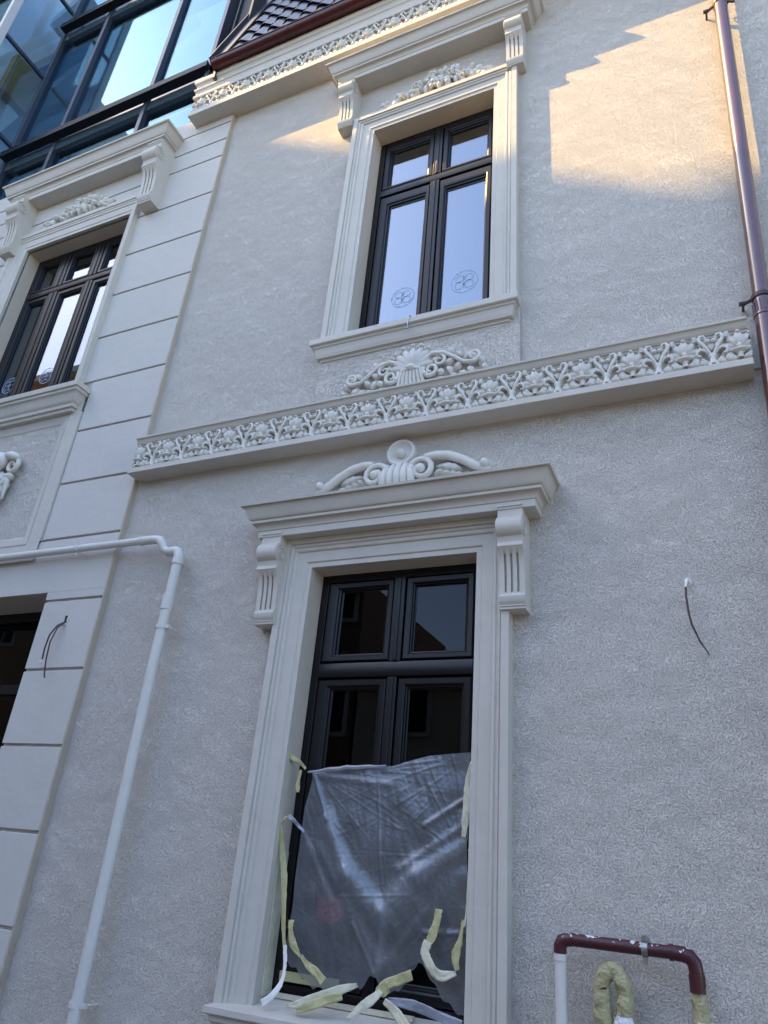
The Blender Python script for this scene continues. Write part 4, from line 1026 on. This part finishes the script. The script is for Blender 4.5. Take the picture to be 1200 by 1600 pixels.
for i in range(NZ+1):
    v = i/NZ; row = []
    for j in range(NX+1):
        u = j/NX
        zt_, zb_ = lerp_tab(TOP, u), lerp_tab(BOT, u)+0.008*math.sin(u*90)
        xl_ = lerp_tab(LEFT, v); xr_ = .572-0.02*math.sin(v*7)-0.012*math.sin(v*17)
        x = xl_+(xr_-xl_)*u; z = zt_+(zb_-zt_)*v
        h = 0.0; fog = 0.0
        for a, b_, amp, wd in FOLDS:
            d_, t_ = seg_d(x, z, a, b_); q = math.exp(-(d_/wd)**2); h += 0.62*amp*q; fog += q*amp/0.03
        # soft belly and creases
        h += 0.035*math.sin(math.pi*u)*math.sin(math.pi*min(1, v*1.1))
        for (ax_, az_, fr_q) in ((-.42, 1.86, 17), (.57, 1.97, 15), (.56, 1.45, 21), (.1, .86, 19)):    # fans of taut creases from the taped points
            dx_, dz_ = x-ax_, z-az_; rr_ = math.hypot(dx_, dz_)+.02; an_ = math.atan2(dz_, dx_)
            cr_ = abs(noise.noise(Vector((an_*fr_q*.55, rr_*1.3, ax_*9)))); h += 0.0036*math.exp(-(cr_/.045)**2)*min(1, rr_*4)*math.exp(-rr_*1.6); fog += .16*math.exp(-(cr_/.05)**2)*math.exp(-rr_*1.8)
        h += 0.010*noise.noise(Vector((x*7, z*7, 1)))+0.005*abs(noise.noise(Vector((x*16+z*5, z*7, 5))))+0.0010*noise.noise(Vector((x*60, z*60, 9)))
        FOG.append(min(1.0, fog)*(0.55+0.9*abs(noise.noise(Vector((x*30, z*30, 3))))))
        row.append((x, 0.045-h, z-oz))
    rows.append(row)
b = MB(); b.grid(rows); fo = b.build('film', M['film'], pf, sharp=180, loc=(0, -oy, 0))
at_ = fo.data.attributes.new('crumple', 'FLOAT', 'POINT')
if len(fo.data.vertices) == len(FOG): at_.data.foreach_set('value', FOG)
# rolled top hem
b = MB(); P = [(-.43+(.5*k/14), .02-.006*math.sin(k*1.7), lerp_tab(TOP, k/14*.5)-.006*abs(math.sin(k*.9))) for k in range(15)]
b.tube([L3(p) for p in P], [.006+.006*math.sin(math.pi*k/14) for k in range(15)], 8); b.build('film_hem', M['film_thick'], pf)

def ribbon(P, W, name, m, parent, dirv=(1, 0, 0), crumple=0.004, seed=0):
    V = [Vector(p) for p in P]; n = 30; rows = []; W = tuple(min(q, .05)*.92 for q in W)
    ln = [0]
    for i in range(1, len(V)): ln.append(ln[-1]+(V[i]-V[i-1]).length)
    pts = []
    for k in range(n+1):
        s_ = ln[-1]*k/n; i = max(j for j in range(len(V)-1) if ln[j] <= s_+1e-9); f = (s_-ln[i])/(ln[i+1]-ln[i])
        g0 = V[max(i-1, 0)]; g1 = V[i]; g2 = V[i+1]; g3 = V[min(i+2, len(V)-1)]
        pts.append(0.5*((2*g1)+(g2-g0)*f+(2*g0-5*g1+4*g2-g3)*f*f+(-g0+3*g1-3*g2+g3)*f**3))
    for k in range(n+1):
        t = (pts[min(k+1, n)]-pts[max(k-1, 0)]).normalized(); tt = k/n
        w_ = W[0]+(W[-1]-W[0])*tt if len(W) == 2 else lerp_tab([(q/(len(W)-1), W[q]) for q in range(len(W))], tt)
        sd = t.cross(Vector((0, -1, 0))); sd = sd.normalized() if sd.length > .2 else Vector(dirv)
        row = []
        for j in range(6):
            q = -1+2*j/5; p = pts[k]+sd*w_*.5*q
            nz = noise.noise(Vector((p.x*38+seed, p.z*38, j*.5)))*crumple+noise.noise(Vector((p.x*110+seed, p.z*110, j*.6)))*.0016
            fr_ = 1+.28*noise.noise(Vector((k*.9, seed, q))); row.append((p.x-ox+(sd.x*w_*.5*q)*(fr_-1), p.y+nz-oy+.004*q*math.sin(seed+k*.35), p.z-oz+nz*.4))
        rows.append(row)
    b = MB(); b.grid(rows)
    o = b.build(name, m, parent, sharp=9)
    so2 = o.modifiers.new('thick', 'SOLIDIFY'); so2.thickness = .0012
    return o
T, TPp = M['tape'], M['tape_pale']
S_ = [([(-.585, -.02, 1.975), (-.555, -.01, 1.935), (-.50, .02, 1.905), (-.455, .03, 1.868)], (.040, .032, .030, .012), T),
      ([(-.482, .02, 1.86), (-.492, .02, 1.80), (-.486, .02, 1.735)], (.016, .030, .026), T),
      ([(-.520, .0, 1.60), (-.560, -.01, 1.565), (-.535, .0, 1.45), (-.500, .01, 1.30), (-.478, .01, 1.15), (-.455, .01, 1.02), (-.425, .0, .93)], (.012, .036, .036, .040, .040, .038, .030, .012), T),
      ([(-.515, .0, 1.605), (-.46, -.01, 1.575), (-.385, -.015, 1.520)], (.030, .024, .010), M['film_thick']),
      ([(-.405, -.01, 1.085), (-.400, -.015, 1.04), (-.375, -.01, .975), (-.325, -.01, .925)], (.040, .030, .048, .012), T),
      ([(-.425, -.01, .965), (-.405, -.02, .86), (-.405, -.05, .79), (-.435, -.08, .735), (-.475, -.09, .705)], (.018, .022, .030, .034, .040), M['white']),
      ([(-.315, -.02, .930), (-.265, -.03, .895), (-.205, -.04, .870), (-.155, -.05, .835)], (.020, .034, .046, .058), T),
      ([(-.325, -.085, .712), (-.25, -.08, .735), (-.15, -.06, .775), (-.05, -.03, .815), (.02, -.01, .840)], (.014, .070, .075, .065, .020), TPp),
      ([(-.26, -.10, .706), (-.20, -.09, .73), (-.12, -.07, .765), (-.04, -.05, .79)], (.030, .060, .055, .040), T),
      ([(.03, -.11, .712), (.08, -.10, .755), (.14, -.07, .805), (.17, -.05, .838)], (.014, .040, .050, .030), TPp),
      ([(.155, -.05, .825), (.195, -.05, .868), (.255, -.055, .893), (.33, -.06, .925)], (.060, .066, .068, .075), T),
      ([(.17, -.04, .815), (.185, -.045, .835), (.20, -.05, .875)], (.02, .050, .03), T),
      ([(.19, -.05, .80), (.26, -.07, .765), (.33, -.10, .725), (.38, -.12, .70)], (.030, .070, .090, .075), TPp),
      ([(.20, -.03, .80), (.34, -.04, .800), (.48, -.05, .775), (.59, -.06, .755)], (.030, .050, .045, .050), M['film_thick']),
      ([(.435, -.01, 1.215), (.430, -.012, 1.16), (.405, -.015, 1.09), (.380, -.015, 1.03)], (.044, .040, .050, .020), T),
      ([(.392, -.02, 1.07), (.380, -.025, 1.02), (.42, -.03, .96), (.47, -.03, .935), (.545, -.03, .955)], (.060, .085, .085, .060, .018), TPp),
      ([(.565, -.01, 1.18), (.555, -.015, 1.09), (.535, -.02, 1.02), (.548, -.02, .965)], (.014, .020, .075, .024), T),
      ([(.585, -.01, 1.93), (.570, -.012, 1.80), (.566, -.014, 1.66), (.556, -.014, 1.55)], (.010, .040, .046, .026), TPp),
      ([(.590, -.01, 1.50), (.588, -.012, 1.30), (.575, -.014, 1.15)], (.014, .012, .012), TPp)]
for k, (P, W, m_) in enumerate(S_):
    ribbon(P, W, 'tape_strip', m_, pf, seed=k*3.1, crumple=.0035)
# pale adhesive smear left on the reveal and tape along the bottom rail
b = MB(); b.box(-.5555, -.548, .02, .115, .72, 1.42); b.build('tape_strip', M['tape_pale'], pf, loc=(-ox, -oy, -oz))
b = MB(); b.box(-.50, -.14, .098, .117, .790, .835); b.build('tape_strip', M['tape'], pf, loc=(-ox, -oy, -oz))
b = MB(); b.box(-.52, .30, .06, .085, .716, .738); b.build('tape_strip', M['tape_pale'], pf, loc=(-ox, -oy, -oz))
